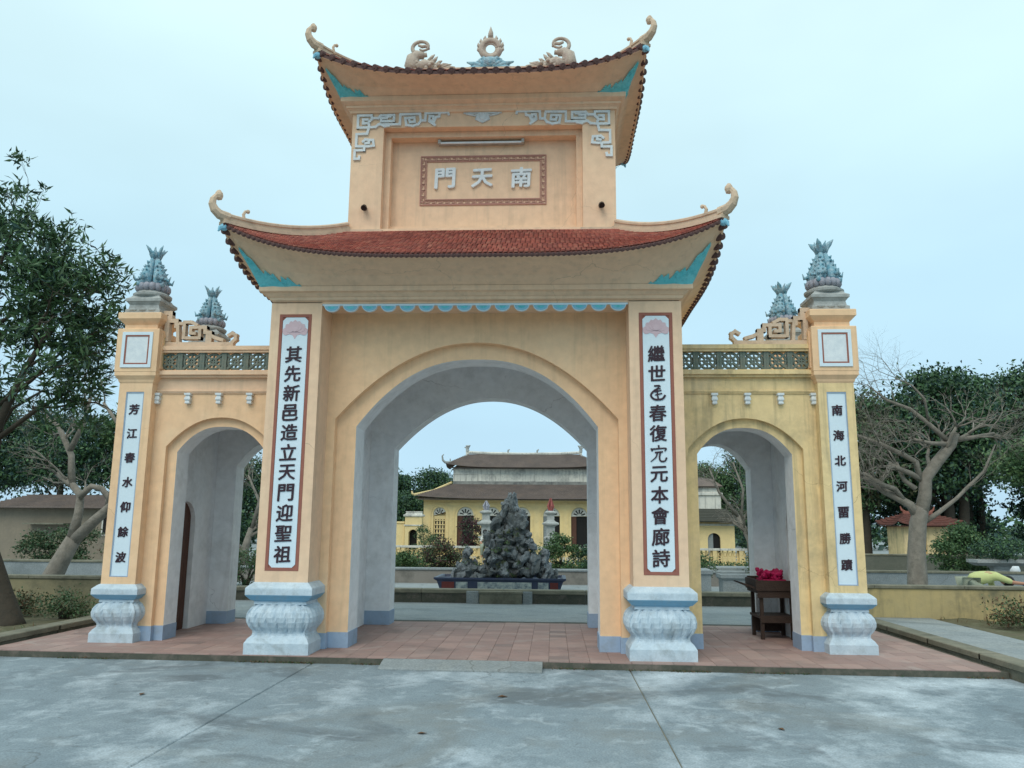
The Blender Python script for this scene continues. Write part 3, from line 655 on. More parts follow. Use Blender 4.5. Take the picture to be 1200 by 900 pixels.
# --- fretwork on the upper storey
FP=[[(225,132),(185,132),(185,168),(228,165),(262,130),(262,95),(138,95),(138,205),(240,205),(240,180)],
 [(262,120),(320,120),(345,97),(465,95),(465,150),(350,150),(345,122),(400,120),(400,108),(430,108)],
 [(240,205),(300,200),(325,180),(520,180),(522,90),(700,88),(710,150),(690,180),(640,197),(580,188),(568,125),(650,120),(655,160),(612,162),(605,145)],
 [(340,175),(380,195),(420,190)],[(710,150),(750,150),(752,82),(880,80),(875,115),(845,122),(830,155),(785,150),(790,112),(822,112),(822,130)],
 [(790,160),(835,190),(822,165)],[(880,80),(955,78),(960,95)],
 [(240,205),(225,262),(130,265),(130,375),(240,378),(290,372),(282,320),(212,315),(192,332)],[(215,350),(245,345),(245,330)],[(205,378),(205,412),(120,412),(120,490),(160,488),(163,470)]]
for s in (-1,1):
    m=MB()
    for p in FP:
        pts=[(s*(-1.985+(a-85)*.00168)*1,7.765-(b-78)*.00178) for a,b in p]
        pts=[(-(q[0]) if s>0 else -abs(q[0]),q[1]) for q in pts]; pts=[((1 if s>0 else -1)*abs(q[0]),q[1]) for q in pts]
        m.stroke(pts,.036,UY0-.028,UY0)
    gp(m,'corner_fretwork',FRET)
m=MB(); 
for k in range(12): 
    a=2*math.pi*k/12; m.ball((.075*math.cos(a),UY0-.008,7.68+.05*math.sin(a)),.034,8,5,sc=(1,.5,1))
m.ball((0,UY0-.01,7.68),.06,10,6,sc=(1,.5,1)); m.stroke([(-.24,7.735),(-.12,7.71),(-.06,7.73)],.024,UY0-.02,UY0); m.stroke([(.24,7.735),(.12,7.71),(.06,7.73)],.024,UY0-.02,UY0); m.stroke([(-.1,7.65),(0,7.60),(.1,7.65)],.024,UY0-.02,UY0)
m.stroke([(-.28,7.75),(.28,7.75)],.02,UY0-.018,UY0)
gp(m,'bat_relief',FRET,smooth=True)
# --- sign panel with meander border
m=MB(); x0,x1,z0,z1=-.975,.96,6.415,7.22; yb=1.15
border(m,x0,x1,z0,z1,.014,yb-.016,yb); border(m,x0+.085,x1-.085,z0+.085,z1-.085,.014,yb-.016,yb)
def meander(ax,ay,bx,by,n,nx,ny):
    # greek key units along a side: local frame u along the side, v inward
    L=math.hypot(bx-ax,by-ay); ux,uy=(bx-ax)/L,(by-ay)/L; p=L/n
    for i in range(n):
        o=i*p; pts=[(o,.022),(o,.07),(o+p*.8,.07),(o+p*.8,.04),(o+p*.4,.04)]
        m.stroke([(ax+ux*a+nx*b,ay+uy*a+ny*b) for a,b in pts],.010,yb-.013,yb)
        m.stroke([(ax+ux*a+nx*b,ay+uy*a+ny*b) for a,b in [(o,.022),(o+p,.022)]],.010,yb-.013,yb)
meander(x0+.05,z1,x1-.05,z1,18,0,-1);meander(x0+.05,z0,x1-.05,z0,18,0,1);meander(x0,z0+.05,x0,z1-.05,7,1,0);meander(x1,z0+.05,x1,z1-.05,7,-1,0)
SG=gp(m,'sign_border',SIGNB)
for ch,x in (("門",-.59),("天",-.02),("南",.575)): link('character',glyph(ch,.33,.04,.03,LETW),SG,(x,yb-.02,6.845))
# fluorescent batten and two wall lamps
m=MB(); m.box(-.70,.62,1.085,1.149,7.385,7.43); m.box(-.70,-.66,1.03,1.084,7.375,7.44); m.box(.58,.62,1.03,1.084,7.375,7.44); T_=gp(m,'batten_light',TUBEM); m=MB(); m.tube([(-.66,1.055,7.39),(.58,1.055,7.39)],.017,8); m.build('tube',LETW,T_)
for x in (-1.735,1.76):
    m=MB(); m.tube([(x,UY0,6.25),(x,UY0-.06,6.25)],.035,8); m.tube([(x,UY0-.05,6.27),(x+.01,UY0-.10,6.235),(x+.01,UY0-.14,6.2)],[.024,.04,.043],8); gp(m,'wall_spotlight',BLACK)
# --- side wings
def fish_finial(cx,cy,z0,parent):
    """four dragon-fish standing head down round an urn, on a round lotus base; z0 bottom"""
    m=MB(); m.lathe(cx,cy,[(.23,z0),(.27,z0+.02),(.275,z0+.05),(.22,z0+.08),(.2,z0+.105)],20); F=m.build('finial',STONEW,parent,smooth=False)
    m=MB()
    for k in range(16):
        a=2*math.pi*k/16; m.ball((cx+.2*math.cos(a),cy+.2*math.sin(a),z0+.16),.058,7,5,sc=(.95,.95,1.15))
    m.lathe(cx,cy,[(.16,z0+.1),(.19,z0+.14),(.2,z0+.21)],14); m.build('lotus_ring',FISH2,F,smooth=True)
    for k in range(4):
        a=R(45+90*k)+R(12); c,s=math.cos(a),math.sin(a); b=MB()
        def p(r,z,t=0): r*=.88; t*=.88; return (cx+c*r-s*t,cy+s*r+c*t,z0+.17+(z-.17)*1.03)
        b.tube([p(.12,.18),p(.155,.25),p(.145,.34),p(.105,.45),p(.07,.55),p(.05,.62)],[.055,.09,.088,.066,.046,.034],8)
        b.tube([p(.05,.60),p(.075,.68),p(.135,.75),p(.20,.80)],[.034,.044,.042,.006],6,flat=.55)
        b.tube([p(.05,.62,.01),p(.06,.70,.05),p(.08,.78,.10)],[.026,.03,.006],5); b.tube([p(.05,.62,-.01),p(.07,.70,-.05),p(.09,.76,-.09)],[.026,.028,.006],5)
        for i in range(4): b.tube([p(.235-.028*i,.27+.07*i,.05),p(.265-.03*i,.29+.07*i,.075)],[.022,.004],4); b.tube([p(.235-.028*i,.27+.07*i,-.05),p(.265-.03*i,.29+.07*i,-.075)],[.022,.004],4)
        for t in (-1,1):
            b.tube([p(.2,.3,.06*t),p(.27,.27,.11*t),p(.29,.34,.13*t)],[.03,.025,.005],5)
            b.ball(p(.2,.25,.05*t),.03,6,4)
        for i in range(5): b.tube([p(.24-.03*i,.28+.065*i),p(.285-.032*i,.30+.068*i)],[.03,.006],5)
        b.tube([p(.2,.2),p(.28,.19),p(.30,.23)],[.045,.035,.008],6)
        b.build('dragon_fish',FISH if k%2 else FISH,F,smooth=True)
def outer_pier(s,cy0,front):
    x0,x1=sorted((s*4.72,s*5.21)); y0,y1=cy0,cy0+.49
    m=MB(); 
    if front:
        px0,px1=sorted((s*4.835,s*5.10)); m.box(x0,x1,y0+.025,y1,.69,3.60)
        m.box(x0,px0,y0,y0+.026,.7,3.60); m.box(px1,x1,y0,y0+.026,.7,3.60); m.box(px0,px1,y0,y0+.026,3.475,3.60); m.box(px0,px1,y0,y0+.026,.7,.87)
    else: m.box(x0,x1,y0,y1,0,3.6)
    PR=gp(m,'outer_pier',YEL if s<0 else YELD)
    if front:
        q=MB(); q.box(px0+.001,px1-.001,y0+.016,y0+.0245,.871,3.474); border(q,px0+.0015,px1-.0015,.8715,3.4735,.012,y0+.004,y0+.0155,1); P=q.build('couplet_board',[BOARD,BLUEP],PR)
        cx=(px0+px1)/2
        for i,ch in enumerate("芳江春水仰餘波" if s<0 else "南海北河畱勝蹟"):
            link('character',glyph(ch,.15,.012,.03,INK),P,(cx,y0+.012,3.22-i*.347))
    # capital
    m=MB(); m.rect(x0,x1,y0,y1,[(0,3.60),(.012,3.62),(.02,3.65),(.055,3.70),(.06,3.705),(.06,3.76),(.065,3.765),(.065,4.39),(.055,4.40),(.0,4.402),(.0,4.47),(.02,4.49),(.07,4.545),(.075,4.55),(.075,4.63),(.07,4.64)],cap=(False,True)); CP=m.build('capital',YEL,PR)
    cx=(x0+x1)/2;cyy=(y0+y1)/2
    if front:
        q=MB(); yf=y0-.065; border(q,cx-.225,cx+.225,3.82,4.345,.045,yf-.016,yf-.0005,0); border(q,cx-.18,cx+.18,3.865,4.30,.022,yf-.012,yf-.0005,1); q.box(cx-.16,cx+.16,yf-.005,yf-.0004,3.885,4.28,2); q.build('panel_frame',[BOARD,MAROON,LETW],CP)
        q=MB(); xf=(x0-.065) if s>0 else (x1+.065); sx=-1 if s>0 else 1
        xa,xb=sorted((xf+sx*.0005,xf+sx*.014)); 
        for (a,b,c,d,mi) in ((cyy-.225,cyy-.18,3.82,4.345,0),(cyy+.18,cyy+.225,3.82,4.345,0),(cyy-.18,cyy+.18,4.30,4.345,0),(cyy-.18,cyy+.18,3.82,3.865,0)): q.box(xa,xb,a,b,c,d,mi)
        q.box(*sorted((xf+sx*.0004,xf+sx*.006)),cyy-.18,cyy+.18,3.865,4.30,1); q.build('side_panel',[YEL,YELD],CP)
    m=MB(); m.rect(cx-.2,cx+.2,cyy-.2,cyy+.2,[(.06,4.63),(.06,4.70),(.03,4.72),(.02,4.78),(.05,4.82),(.065,4.83),(.065,4.87),(.02,4.9),(.0,4.93)]); 
    for k in range(-1,2): m.ball((cx+k*.14,cyy-.262,4.70),.05,8,5,sc=(1.2,.3,.5))
    m.build('stepped_tier',STONEW,CP)
    fish_finial(cx,cyy,4.92,CP)
    if front or True:
        # pedestal, smaller
        pedestal(x0+.01,x1-.01,y0+.01,y1,.88,0 if front else 0,5)
    m=MB()
for s in (-1,1):
    outer_pier(s,.79,True); outer_pier(s,2.86,False)
    wc=s*3.735
    m=MB(); lo,hi=sorted((s*2.70,s*4.73)); arch_wall(m,lo,hi,.2,3.70,.95,1.03,wc,.79,2.70,3.125,0,0,30,2.2)
    m2=MB(); arch_wall(m2,lo,hi,.2,3.6,1.031,1.42,wc,.655,2.63,3.0,0,1,30,2.5)
    my=YEL if s<0 else YELD
    gp(m,'wing_wall',[my,WHT]); gp(m2,'wing_arch_surround',[my,WHT])
    for a,b in ((lo,wc-.65),(wc+.65,hi)): m=MB(); m.box(a,b,1.02,1.43,0,.2); gp(m,'wing_base_band',BLUEP)
    for a,b in ((lo,wc-.782),(wc+.782,hi)): m=MB(); m.box(a,b,.94,1.019,0,.2); gp(m,'wing_base_band',BLUEP)
    m=MB(); arch_wall(m,lo,hi,.2,3.6,3.0,3.35,wc,.55,2.56,2.97,0,0,30,2.2); gp(m,'wing_rear_wall',[WHT,WHT])
    for a,b in ((lo,wc-.545),(wc+.545,hi)): m=MB(); m.box(a,b,2.99,3.36,0,.2); gp(m,'wing_rear_base_band',BLUEP)
    # outer side wall with a small arched doorway
    xa,xb=sorted((s*4.62,s*4.80)); m=MB()
    # door opening y 1.66..2.3 , arch top 1.95
    A=[(1.98+dx,z) for dx,z in arc(.34,1.62,1.95,12)]
    Y0,Y1=1.421,2.999
    for x,fl in ((xa,False),(xb,True)):
        polys=[[(Y0,0),(1.64,0),(1.64,1.62),(Y0,1.62)],[(2.32,0),(Y1,0),(Y1,1.62),(2.32,1.62)],[(Y0,1.62),(1.64,1.62),(1.64,3.6),(Y0,3.6)],[(2.32,1.62),(Y1,1.62),(Y1,3.6),(2.32,3.6)]]
        for i in range(12): polys.append([A[i],A[i+1],(A[i+1][0],3.6),(A[i][0],3.6)])
        for p in polys: q=[(x,a,b) for a,b in p]; m.add(q if fl else q[::-1],[(0,1,2,3)],1 if (fl==(s>0)) else 0)
    PP=[(1.64,0)]+A+[(2.32,0)]
    for p,q in zip(PP[:-1],PP[1:]): m.add([(xa,p[0],p[1]),(xb,p[0],p[1]),(xb,q[0],q[1]),(xa,q[0],q[1])],[(0,1,2,3)],0)
    gp(m,'wing_side_wall',[WHT,YEL])
    m=MB(); xm=s*4.72; m.box(*sorted((xm-.02,xm+.02)),1.6,2.36,0,1.97); 
    for k in range(5): m.box(*sorted((xm-s*.0205,xm-s*.032)),1.66+k*.13,1.78+k*.13,.03,1.93)
    D=gp(m,'side_door',BROWN)
    # top cornice, parapet, balustrade
    lo2,hi2=sorted((s*2.751,s*4.719))
    m=MB(); m.box(lo2,hi2,.93,.949,3.475,3.70); m.box(lo2,hi2,.915,.93,3.50,3.52); m.box(lo2,hi2,.87,3.40,3.701,3.735); m.box(lo2,hi2,.83,3.43,3.736,3.79)
    m.box(lo2,hi2,.84,1.0,4.105,4.165); m.box(lo2,hi2,.86,.98,4.07,4.104); m.box(lo2,hi2,.87,.97,3.791,3.81)
    m.box(lo2,hi2,3.16,3.32,4.105,4.165)
    gp(m,'wing_cornice',YELD if s>0 else TAN)
    bw=.306; bh=.26; n=6
    if s<0: xs=[lo2+ (hi2-lo2)/n*(i+.5) for i in range(n)]
    else: xs=[lo2+(hi2-lo2)/n*(i+.5) for i in range(n)]
    bw=(hi2-lo2)/n
    if s<0:
        b=MB(); h=bw/2-.001; hz=bh/2
        b.box(-h,-h+.035,-.035,.035,-hz,hz); b.box(h-.035,h,-.035,.035,-hz,hz)
        b.tube([(.112*math.cos(a),0,.112*math.sin(a)) for a in [2*math.pi*k/20 for k in range(21)]],.02,6)
        for q in range(4):
            a=math.pi/4+q*math.pi/2
            b.stroke([(.055*math.cos(a),.055*math.sin(a)),(.19*math.cos(a),.17*math.sin(a))],.032,-.025,.025)
            a=q*math.pi/2
            b.stroke([(.0,0),(.11*math.cos(a),.11*math.sin(a))],.018,-.02,.02)
        b.stroke([(0,.06),(.06,0),(0,-.06),(-.06,0),(0,.06)],.022,-.025,.025)
        bme=bpy.data.meshes.new('lattice_block'); bme.from_pydata(b.v,[],b.f); bme.materials.append(LATT)
    for yy in (.92,3.24):
        for x in xs: link('lattice_block',bme,G,(x,yy-2.05,3.94))
    # little hanging brackets
    for i in range(4):
        x=s*(3.325+i*.457); m=MB(); m.rect(x-.03,x+.03,.89,.949,[(.016,3.475),(.016,3.445),(-.004,3.435),(.008,3.41),(.013,3.38),(-.004,3.355),(.004,3.345),(.004,3.325),(-.014,3.315)][::-1]); gp(m,'hanging_bracket',FRET)
    # wing ceiling
    # scroll fretwork on the rail beside the outer pier
    m=MB(); yy0,yy1=.90,1.0
    def st(pts,w=.055): m.stroke([(s*a,b) for a,b in pts],w,yy0,yy1)
    st([(4.66,4.20),(3.66,4.20)],.07)
    st([(3.66,4.22),(3.60,4.28),(3.60,4.34),(3.65,4.37),(3.70,4.34)],.045)
    st([(4.68,4.68),(4.60,4.68),(4.60,4.56),(4.50,4.56),(4.50,4.48)],.06); st([(4.64,4.60),(4.64,4.28)],.07)
    st([(4.48,4.50),(4.46,4.24)],.045); st([(4.44,4.52),(4.38,4.52),(4.38,4.30),(4.14,4.30),(4.14,4.46),(4.28,4.46),(4.28,4.37),(4.22,4.37)],.045)
    st([(4.38,4.54),(4.28,4.54),(4.20,4.50)],.045); st([(4.14,4.46),(4.06,4.46),(4.06,4.38),(3.98,4.38),(3.98,4.24)],.05); st([(3.98,4.34),(3.90,4.30),(3.80,4.27)],.05)
    st([(4.02,4.24),(4.02,4.34)],.05)
    gp(m,'stepped_scroll_fret',RIDGE)
for s in (-1,1): lo2,hi2=sorted((s*2.751,s*4.619)); m=MB(); m.box(lo2,hi2,1.421,2.999,3.45,3.6); gp(m,'wing_ceiling',WHT)
# ============================================================ SIMPLE PROPS NEAR THE GATE
# wooden stand with red flowers, in the right passage
T=thing('wooden_stand','dark wooden two-tier stand against the wall inside the right arch','stand',(4.36,2.35,0))
def wb(name,*a,mt=WOOD,par=T): m=MB(); m.box(*a); return m.build(name,mt,par)
for x in (4.12,4.56):
    for y in (2.08,2.6): m=MB(); m.box(x,x+.05,y,y+.05,0,.66); m.build('leg',WOOD,T)
wb('tray',4.08,4.66,2.04,2.69,.661,.70)
wb('apron',4.08,4.66,2.03,2.055,.60,.66); 
m=MB(); m.box(4.06,4.085,2.02,2.71,.701,.86); m.box(4.655,4.68,2.02,2.71,.701,.90); m.box(4.086,4.654,2.02,2.045,.701,.85); m.box(4.086,4.654,2.685,2.71,.701,.88); m.build('tray_side',WOOD,T)
m=MB(); m.loft([[(4.06,2.1,.72),(4.06,2.6,.72),(3.86,2.6,.80),(3.86,2.1,.80)],[(4.06,2.1,.75),(4.06,2.6,.75),(3.86,2.6,.82),(3.86,2.1,.82)]]); m.build('side_flap',WOOD,T)
wb('lower_shelf',4.10,4.63,2.07,2.66,.30,.335); wb('shelf_apron',4.12,4.61,2.06,2.078,.24,.299); wb('back_panel',4.17,4.56,2.62,2.64,.06,.29)
m=MB(); rr=random.Random(3)
for k in range(110):
    x=4.20+rr.random()*.30;y=2.12+rr.random()*.4;z=.85+rr.random()*.10+.05*abs((x-4.35)/.16)
    m.ball((x,y,z),.02+rr.random()*.018,6,4,jit=.25)
FLR=mat('magenta_flowers',(0.55, 0.012, 0.11),(0.35, 0.01, 0.07),30,.9,.6,.3,60); m.tube([(4.22,2.3,.72),(4.22,2.3,.9)],.05,6); m.box(4.19,4.52,2.1,2.56,.701,.86); tag(m.build('red_flower_bundle',FLR),'bundle of crimson red artificial flowers lying on the wooden stand','flowers')
# dry leaves on the plaza
leafm=MB(); leafm.add([(-.045,0,.004),(-.01,.022,.012),(.045,.005,.006),(0,-.024,.014),(0,0,.002)],[(0,4,1),(1,4,2),(2,4,3),(3,4,0)]); lme=bpy.data.meshes.new('fallen_leaf'); lme.from_pydata(leafm.v,[],leafm.f); lme.materials.append(LFBR)
for i,(x,y,lb) in enumerate([(-.02,-3.4,'dry brown leaf on the middle slab nearest the camera'),(-3.05,-2.1,'dry brown leaf on the left slab of the plaza'),(.55,-1.9,'small dry leaf on the middle slab below the ramp'),(3.0,-3.0,'dry brown leaf on the right slab of the plaza'),(-5.75,-.45,'curled dry leaf at the left end of the platform edge')]):
    o=link('fallen_leaf',lme,None,(x,y,PZ+.001)); o.rotation_euler=(0,0,i*1.7); o.scale=(1+.3*math.sin(i),)*3; tag(o,lb,'leaf','dry leaves scattered on the plaza')
#@@PART2
# ============================================================ VEGETATION
NR=np.random.RandomState(11)
def leafcloud(name,P,size,aspect,mats,parent,loc=None,droop=0.,updir=None,wts=None,fold=.25):
    """one kite-shaped folded leaf (2 quads) at every point of P"""
    n=len(P); P=np.asarray(P,float)
    d=NR.normal(size=(n,3)); 
    if updir is not None: d=d*.55+updir
    d[:,2]-=droop; d/=np.linalg.norm(d,axis=1)[:,None]
    w=np.cross(d,NR.normal(size=(n,3))); w/=np.linalg.norm(w,axis=1)[:,None]+1e-9
    nn=np.cross(d,w); s=(size*NR.uniform(.65,1.35,n))[:,None]; ww=s*aspect
    a=P; b=P+d*s*.45+w*ww*.5+nn*ww*fold; c=P+d*s-nn*s*.08; e=P+d*s*.45-w*ww*.5+nn*ww*fold; m_=P+d*s*.5
    V=np.stack([a,b,c,e,m_],1).reshape(-1,3)
    me=bpy.data.meshes.new(name); me.vertices.add(5*n); me.vertices.foreach_set('co',V.astype(np.float32).ravel())
    base=(np.arange(n)*5)[:,None]; F=np.concatenate([base+[0,1,2,4],base+[0,4,2,3]],1).reshape(-1)
    me.loops.add(8*n); me.loops.foreach_set('vertex_index',F.astype(np.int32)); me.polygons.add(2*n)
    me.polygons.foreach_set('loop_start',(np.arange(2*n)*4).astype(np.int32)); me.polygons.foreach_set('loop_total',np.full(2*n,4,np.int32))
    for m in mats: me.materials.append(m)
    wts=wts or [1/len(mats)]*len(mats)
    mi=np.repeat(NR.choice(len(mats),n,p=wts),2).astype(np.int32); me.polygons.foreach_set('material_index',mi); me.update(calc_edges=True)
    return link(name,me,parent,loc)
def clumps(c,r,n,m,cr):
    """n clumps inside ellipsoid c,r (more towards the shell), m points in each of radius cr"""
    d=NR.normal(size=(n,3)); d/=np.linalg.norm(d,axis=1)[:,None]; rad=NR.uniform(.25,1,n)**.5
    C=np.array(c)+d*rad[:,None]*np.array(r)
    k=NR.uniform(.5,1.3,n)*cr
    pts=(C[:,None,:]+np.clip(NR.normal(size=(n,m,3)),-1.9,1.9)*k[:,None,None]*np.array([1,1,.6])*.5).reshape(-1,3)
    return C,pts
def limb(m,p,d,L,r,depth,ends,spread=.5,up=.15,seg=4,shrink=.68,rnd=random,nb=(2,3)):
    pts=[Vector(p)];rad=[r]; d=Vector(d).normalized()
    for i in range(seg):
        d=(d+Vector((rnd.gauss(0,.16),rnd.gauss(0,.16),rnd.gauss(0,.12)+up*.3))).normalized(); pts.append(pts[-1]+d*L/seg); rad.append(r*(1-.42*(i+1)/seg))
    m.tube(pts,rad,7 if depth>1 else 5 if depth>0 else 3)
    if depth<=0: ends.append((pts[-1],d)); return
    for k in range(rnd.randint(*nb)):
        a=rnd.uniform(0,6.28); o=d.orthogonal().normalized(); o=Matrix.Rotation(a,3,d)@o
        nd=(d+o*rnd.uniform(.5,1.15)*spread*1.6+Vector((0,0,up))).normalized(); ii=rnd.choice([-1,-1,-2])
        limb(m,pts[ii],nd,L*shrink*rnd.uniform(.8,1.15),rad[ii]*.72,depth-1,ends,spread,up,seg,shrink,rnd,nb)
def tree(name,label,cat,x,y,h,crown,mats,n=60,m=90,cr=.9,leaf=.22,trunk=.2,lean=(0,0),group=None,seed=1,aspect=.5,z0=0,ntr=1,bark=None,droop=.1,wts=None):
    rnd=random.Random(seed); T=thing(name,label,cat,(x,y,z0),group)
    cx,cy,cz,rx,ry,rz=crown
    C,pts=clumps((x+cx,y+cy,cz),(rx,ry,rz),n,m,cr)
    b=MB()
    for t in range(ntr):
        bx=x+(t-(ntr-1)/2)*.5+rnd.uniform(-.1,.1); top=Vector((x+cx*.7+(t-(ntr-1)/2)*.9,y+cy*.7+rnd.uniform(-.3,.3),cz-rz*.25))
        p0=Vector((bx,y,z0-.05)); mid=p0.lerp(top,.5)+Vector((rnd.uniform(-.15,.15),rnd.uniform(-.15,.15),0))
        b.tube([p0,p0.lerp(mid,.15),mid,top],[trunk*1.35,trunk,trunk*.8,trunk*.45],9)
        idx=sorted(range(len(C)),key=lambda i:rnd.random())[:max(6,14//ntr)]
        for i in idx:
            e=Vector(C[i]); s_=p0.lerp(top,rnd.uniform(.5,1.)); md=s_.lerp(e,.5)+Vector((0,0,rnd.uniform(-.1,.3)))
            b.tube([s_,md,e],[trunk*.35,trunk*.22,trunk*.05],5)
    b.build('trunk',bark or BARKD,T,smooth=True)
    leafcloud('crown',pts,leaf,aspect,mats,T,-Vector((x,y,z0)),droop,wts=wts)
    return T
def bush(name,label,x,y,z,rx,ry,rz,mats,n=2500,leaf=.07,group=None,cr=.28,aspect=.5,cat='bush'):
    T=thing(name,label,cat,(x,y,z),group); b=MB(); C,pts=clumps((x,y,z+rz),(rx,ry,rz),26,n//26,cr)
    for i in range(10):
        e=Vector(C[i]); b.tube([Vector((x+NR.uniform(-.08,.08),y,z-.03)),Vector((x,y,z+rz*.4)).lerp(e,.4),e],[.025,.018,.006],5)
    b.build('stem',BARKD,T); pts=pts[pts[:,2]>z+.02]; leafcloud('foliage',pts,leaf,aspect,mats,T,-Vector((x,y,z))); return T
# big leafy tree at the left edge
x0,y0=-7.5,1.9
T=thing('leafy_tree','large dark green broad-leaved tree at the left edge with its trunk in the garden bed','tree',(x0,y0,.06))
rnd=random.Random(5); b=MB(); ends=[]
b.tube([(-7.16,1.9,-.05),(-7.2,1.9,.12),(-7.36,1.9,.5),(-7.68,1.9,1.2),(-7.9,1.9,1.9),(-7.85,1.9,2.5)],[.25,.19,.155,.14,.125,.11],12)
b.tube([(-7.8,1.9,2.4),(-7.7,1.85,3.2),(-7.35,1.8,4.0),(-7.0,1.8,4.7)],[.095,.07,.05,.035],8)
b.tube([(-7.8,1.9,2.4),(-8.1,2.0,3.2),(-8.3,2.0,4.2),(-8.3,2.0,5.3)],[.095,.07,.05,.035],8)
b.tube([(-7.7,1.85,2.9),(-7.1,1.8,3.35),(-6.6,1.9,3.7)],[.045,.035,.02],7)
for p,d,L,r in [((-7.0,1.8,4.7),(.2,0,.8),.8,.04),((-7.35,1.8,4.0),(.8,.1,.5),.8,.045),((-6.6,1.9,3.7),(.4,-.1,.25),.35,.025),((-7.5,1.8,3.6),(.5,.5,.5),1.1,.05),((-8.3,2,5.3),(.3,0,.9),1.1,.05),((-8.3,2,4.6),(.9,-.2,.6),1.2,.05),((-8.2,2,3.8),(-.8,0,.5),1.3,.06),((-7.2,1.8,4.3),(.2,-.6,.7),1.1,.05),((-7.9,2.0,3.4),(.6,-.7,.5),1.2,.05),((-7.2,1.85,3.4),(.8,.2,.0),.9,.035),((-8.3,2.,5.2),(-.6,0,.7),1.2,.05),((-7.7,1.9,3.1),(-.2,.6,.7),1.3,.05),((-7.05,1.8,4.5),(.5,0,.9),.7,.04),((-8.2,2.,4.4),(.3,.4,.8),1.3,.05)]:
    limb(b,p,d,L,r*.62,3,ends,.5,.12,3,.66,rnd,(2,3))
b.build('trunk',BARKD,T,smooth=True)
PT=[];UD=[]
for (c,r_,n_) in (((-7.95,2.,5.6),(1.15,1.1,1.25),400),((-6.95,2.,5.15),(.78,.8,.72),260),((-6.85,2.,4.15),(.6,.7,.5),90),((-8.7,2.,4.7),(1.1,1.1,1.2),150),((-8.1,2.2,3.7),(.8,.8,.5),60),((-6.5,1.9,3.35),(.4,.5,.3),45)):
    C_,_p=clumps(c,r_,n_//7,1,.1)
    for q in C_:
        for k in range(7):
            e=Vector(q)+Vector((rnd.gauss(0,.17),rnd.gauss(0,.17),rnd.gauss(0,.13))); ends.append((e,(e-Vector(c)+Vector((0,0,.4))).normalized()))
for e,d in ends:
    if e.x>-6.02-abs(e.z-4.9)*.10: continue
    k=rnd.randint(9,15)
    for q in range(k):
        PT.append((e.x+rnd.gauss(0,.055),e.y+rnd.gauss(0,.055),e.z+rnd.gauss(0,.05))); UD.append((d.x*.4,d.y*.4,d.z*.4))
_n=len(PT)
if _n>26000: PT=PT[:26000];UD=UD[:26000]
leafcloud('crown',PT,.155,.25,[LF1,LF2,LFB],T,-Vector((x0,y0,.06)),.12,np.array(UD)*1.0,[.35,.45,.2])
# bare frangipani on the left, behind the low wall
def bare(name,label,base,branches,seed,twd=3,rt=.03,bark=BARKG,leaves=0):
    T=thing(name,label,'tree',base); b=MB(); rnd=random.Random(seed); ends=[]
    for pts,rad,tw in branches:
        b.tube(pts,rad,10)
        if tw:
            for k in range(tw):
                t=rnd.uniform(.45,1); i=min(int(t*(len(pts)-1)),len(pts)-2); f=t*(len(pts)-1)-i; p=Vector(pts[i]).lerp(Vector(pts[i+1]),f); d=(Vector(pts[i+1])-Vector(pts[i])).normalized()
                o=Matrix.Rotation(rnd.uniform(0,6.28),3,d)@d.orthogonal().normalized()
                limb(b,p,(d+o*.9+Vector((0,0,.25))),rnd.uniform(.35,.72),max(.008,rad[-1]*.6 if isinstance(rad,list) else rt),twd,ends,.65,.05,3,.74,rnd,(3,4))
    b.build('trunk',bark,T,smooth=True); return T,ends
Y=8.
bare('bare_tree','leafless grey tree with a thick leaning limb behind the low wall on the left',(-10.5,Y,0),[
 ([(-10.55,Y,-.05),(-10.45,Y,.3),(-10.25,Y,.75),(-10.0,Y,1.25)],[.27,.235,.205,.175],0),
 ([(-10.05,Y,1.15),(-9.5,Y-.1,1.65),(-8.9,Y-.2,2.15),(-8.3,Y-.3,2.7)],[.14,.12,.095,.07],6),
 ([(-10.05,Y,1.2),(-9.95,Y,1.8),(-10.0,Y+.1,2.25),(-10.3,Y+.2,2.5),(-10.7,Y+.2,2.75)],[.13,.10,.09,.08,.05],4),
 ([(-9.97,Y,2.2),(-9.7,Y,2.45),(-9.45,Y,2.4),(-9.2,Y,2.1),(-9.0,Y,2.05)],[.08,.07,.07,.06,.05],3),
 ([(-10.3,Y+.2,2.45),(-10.45,Y+.3,3.2),(-10.9,Y+.4,3.9),(-11.5,Y+.4,4.5)],[.09,.075,.06,.04],8),
 ([(-10.5,Y+.3,3.3),(-10.25,Y+.3,3.9),(-10.1,Y+.3,4.7)],[.07,.06,.035],6),
 ([(-9.2,Y-.15,1.95),(-8.95,Y-.2,2.9),(-9.1,Y-.2,3.9),(-9.5,Y-.2,4.4)],[.07,.055,.045,.03],6)],3)
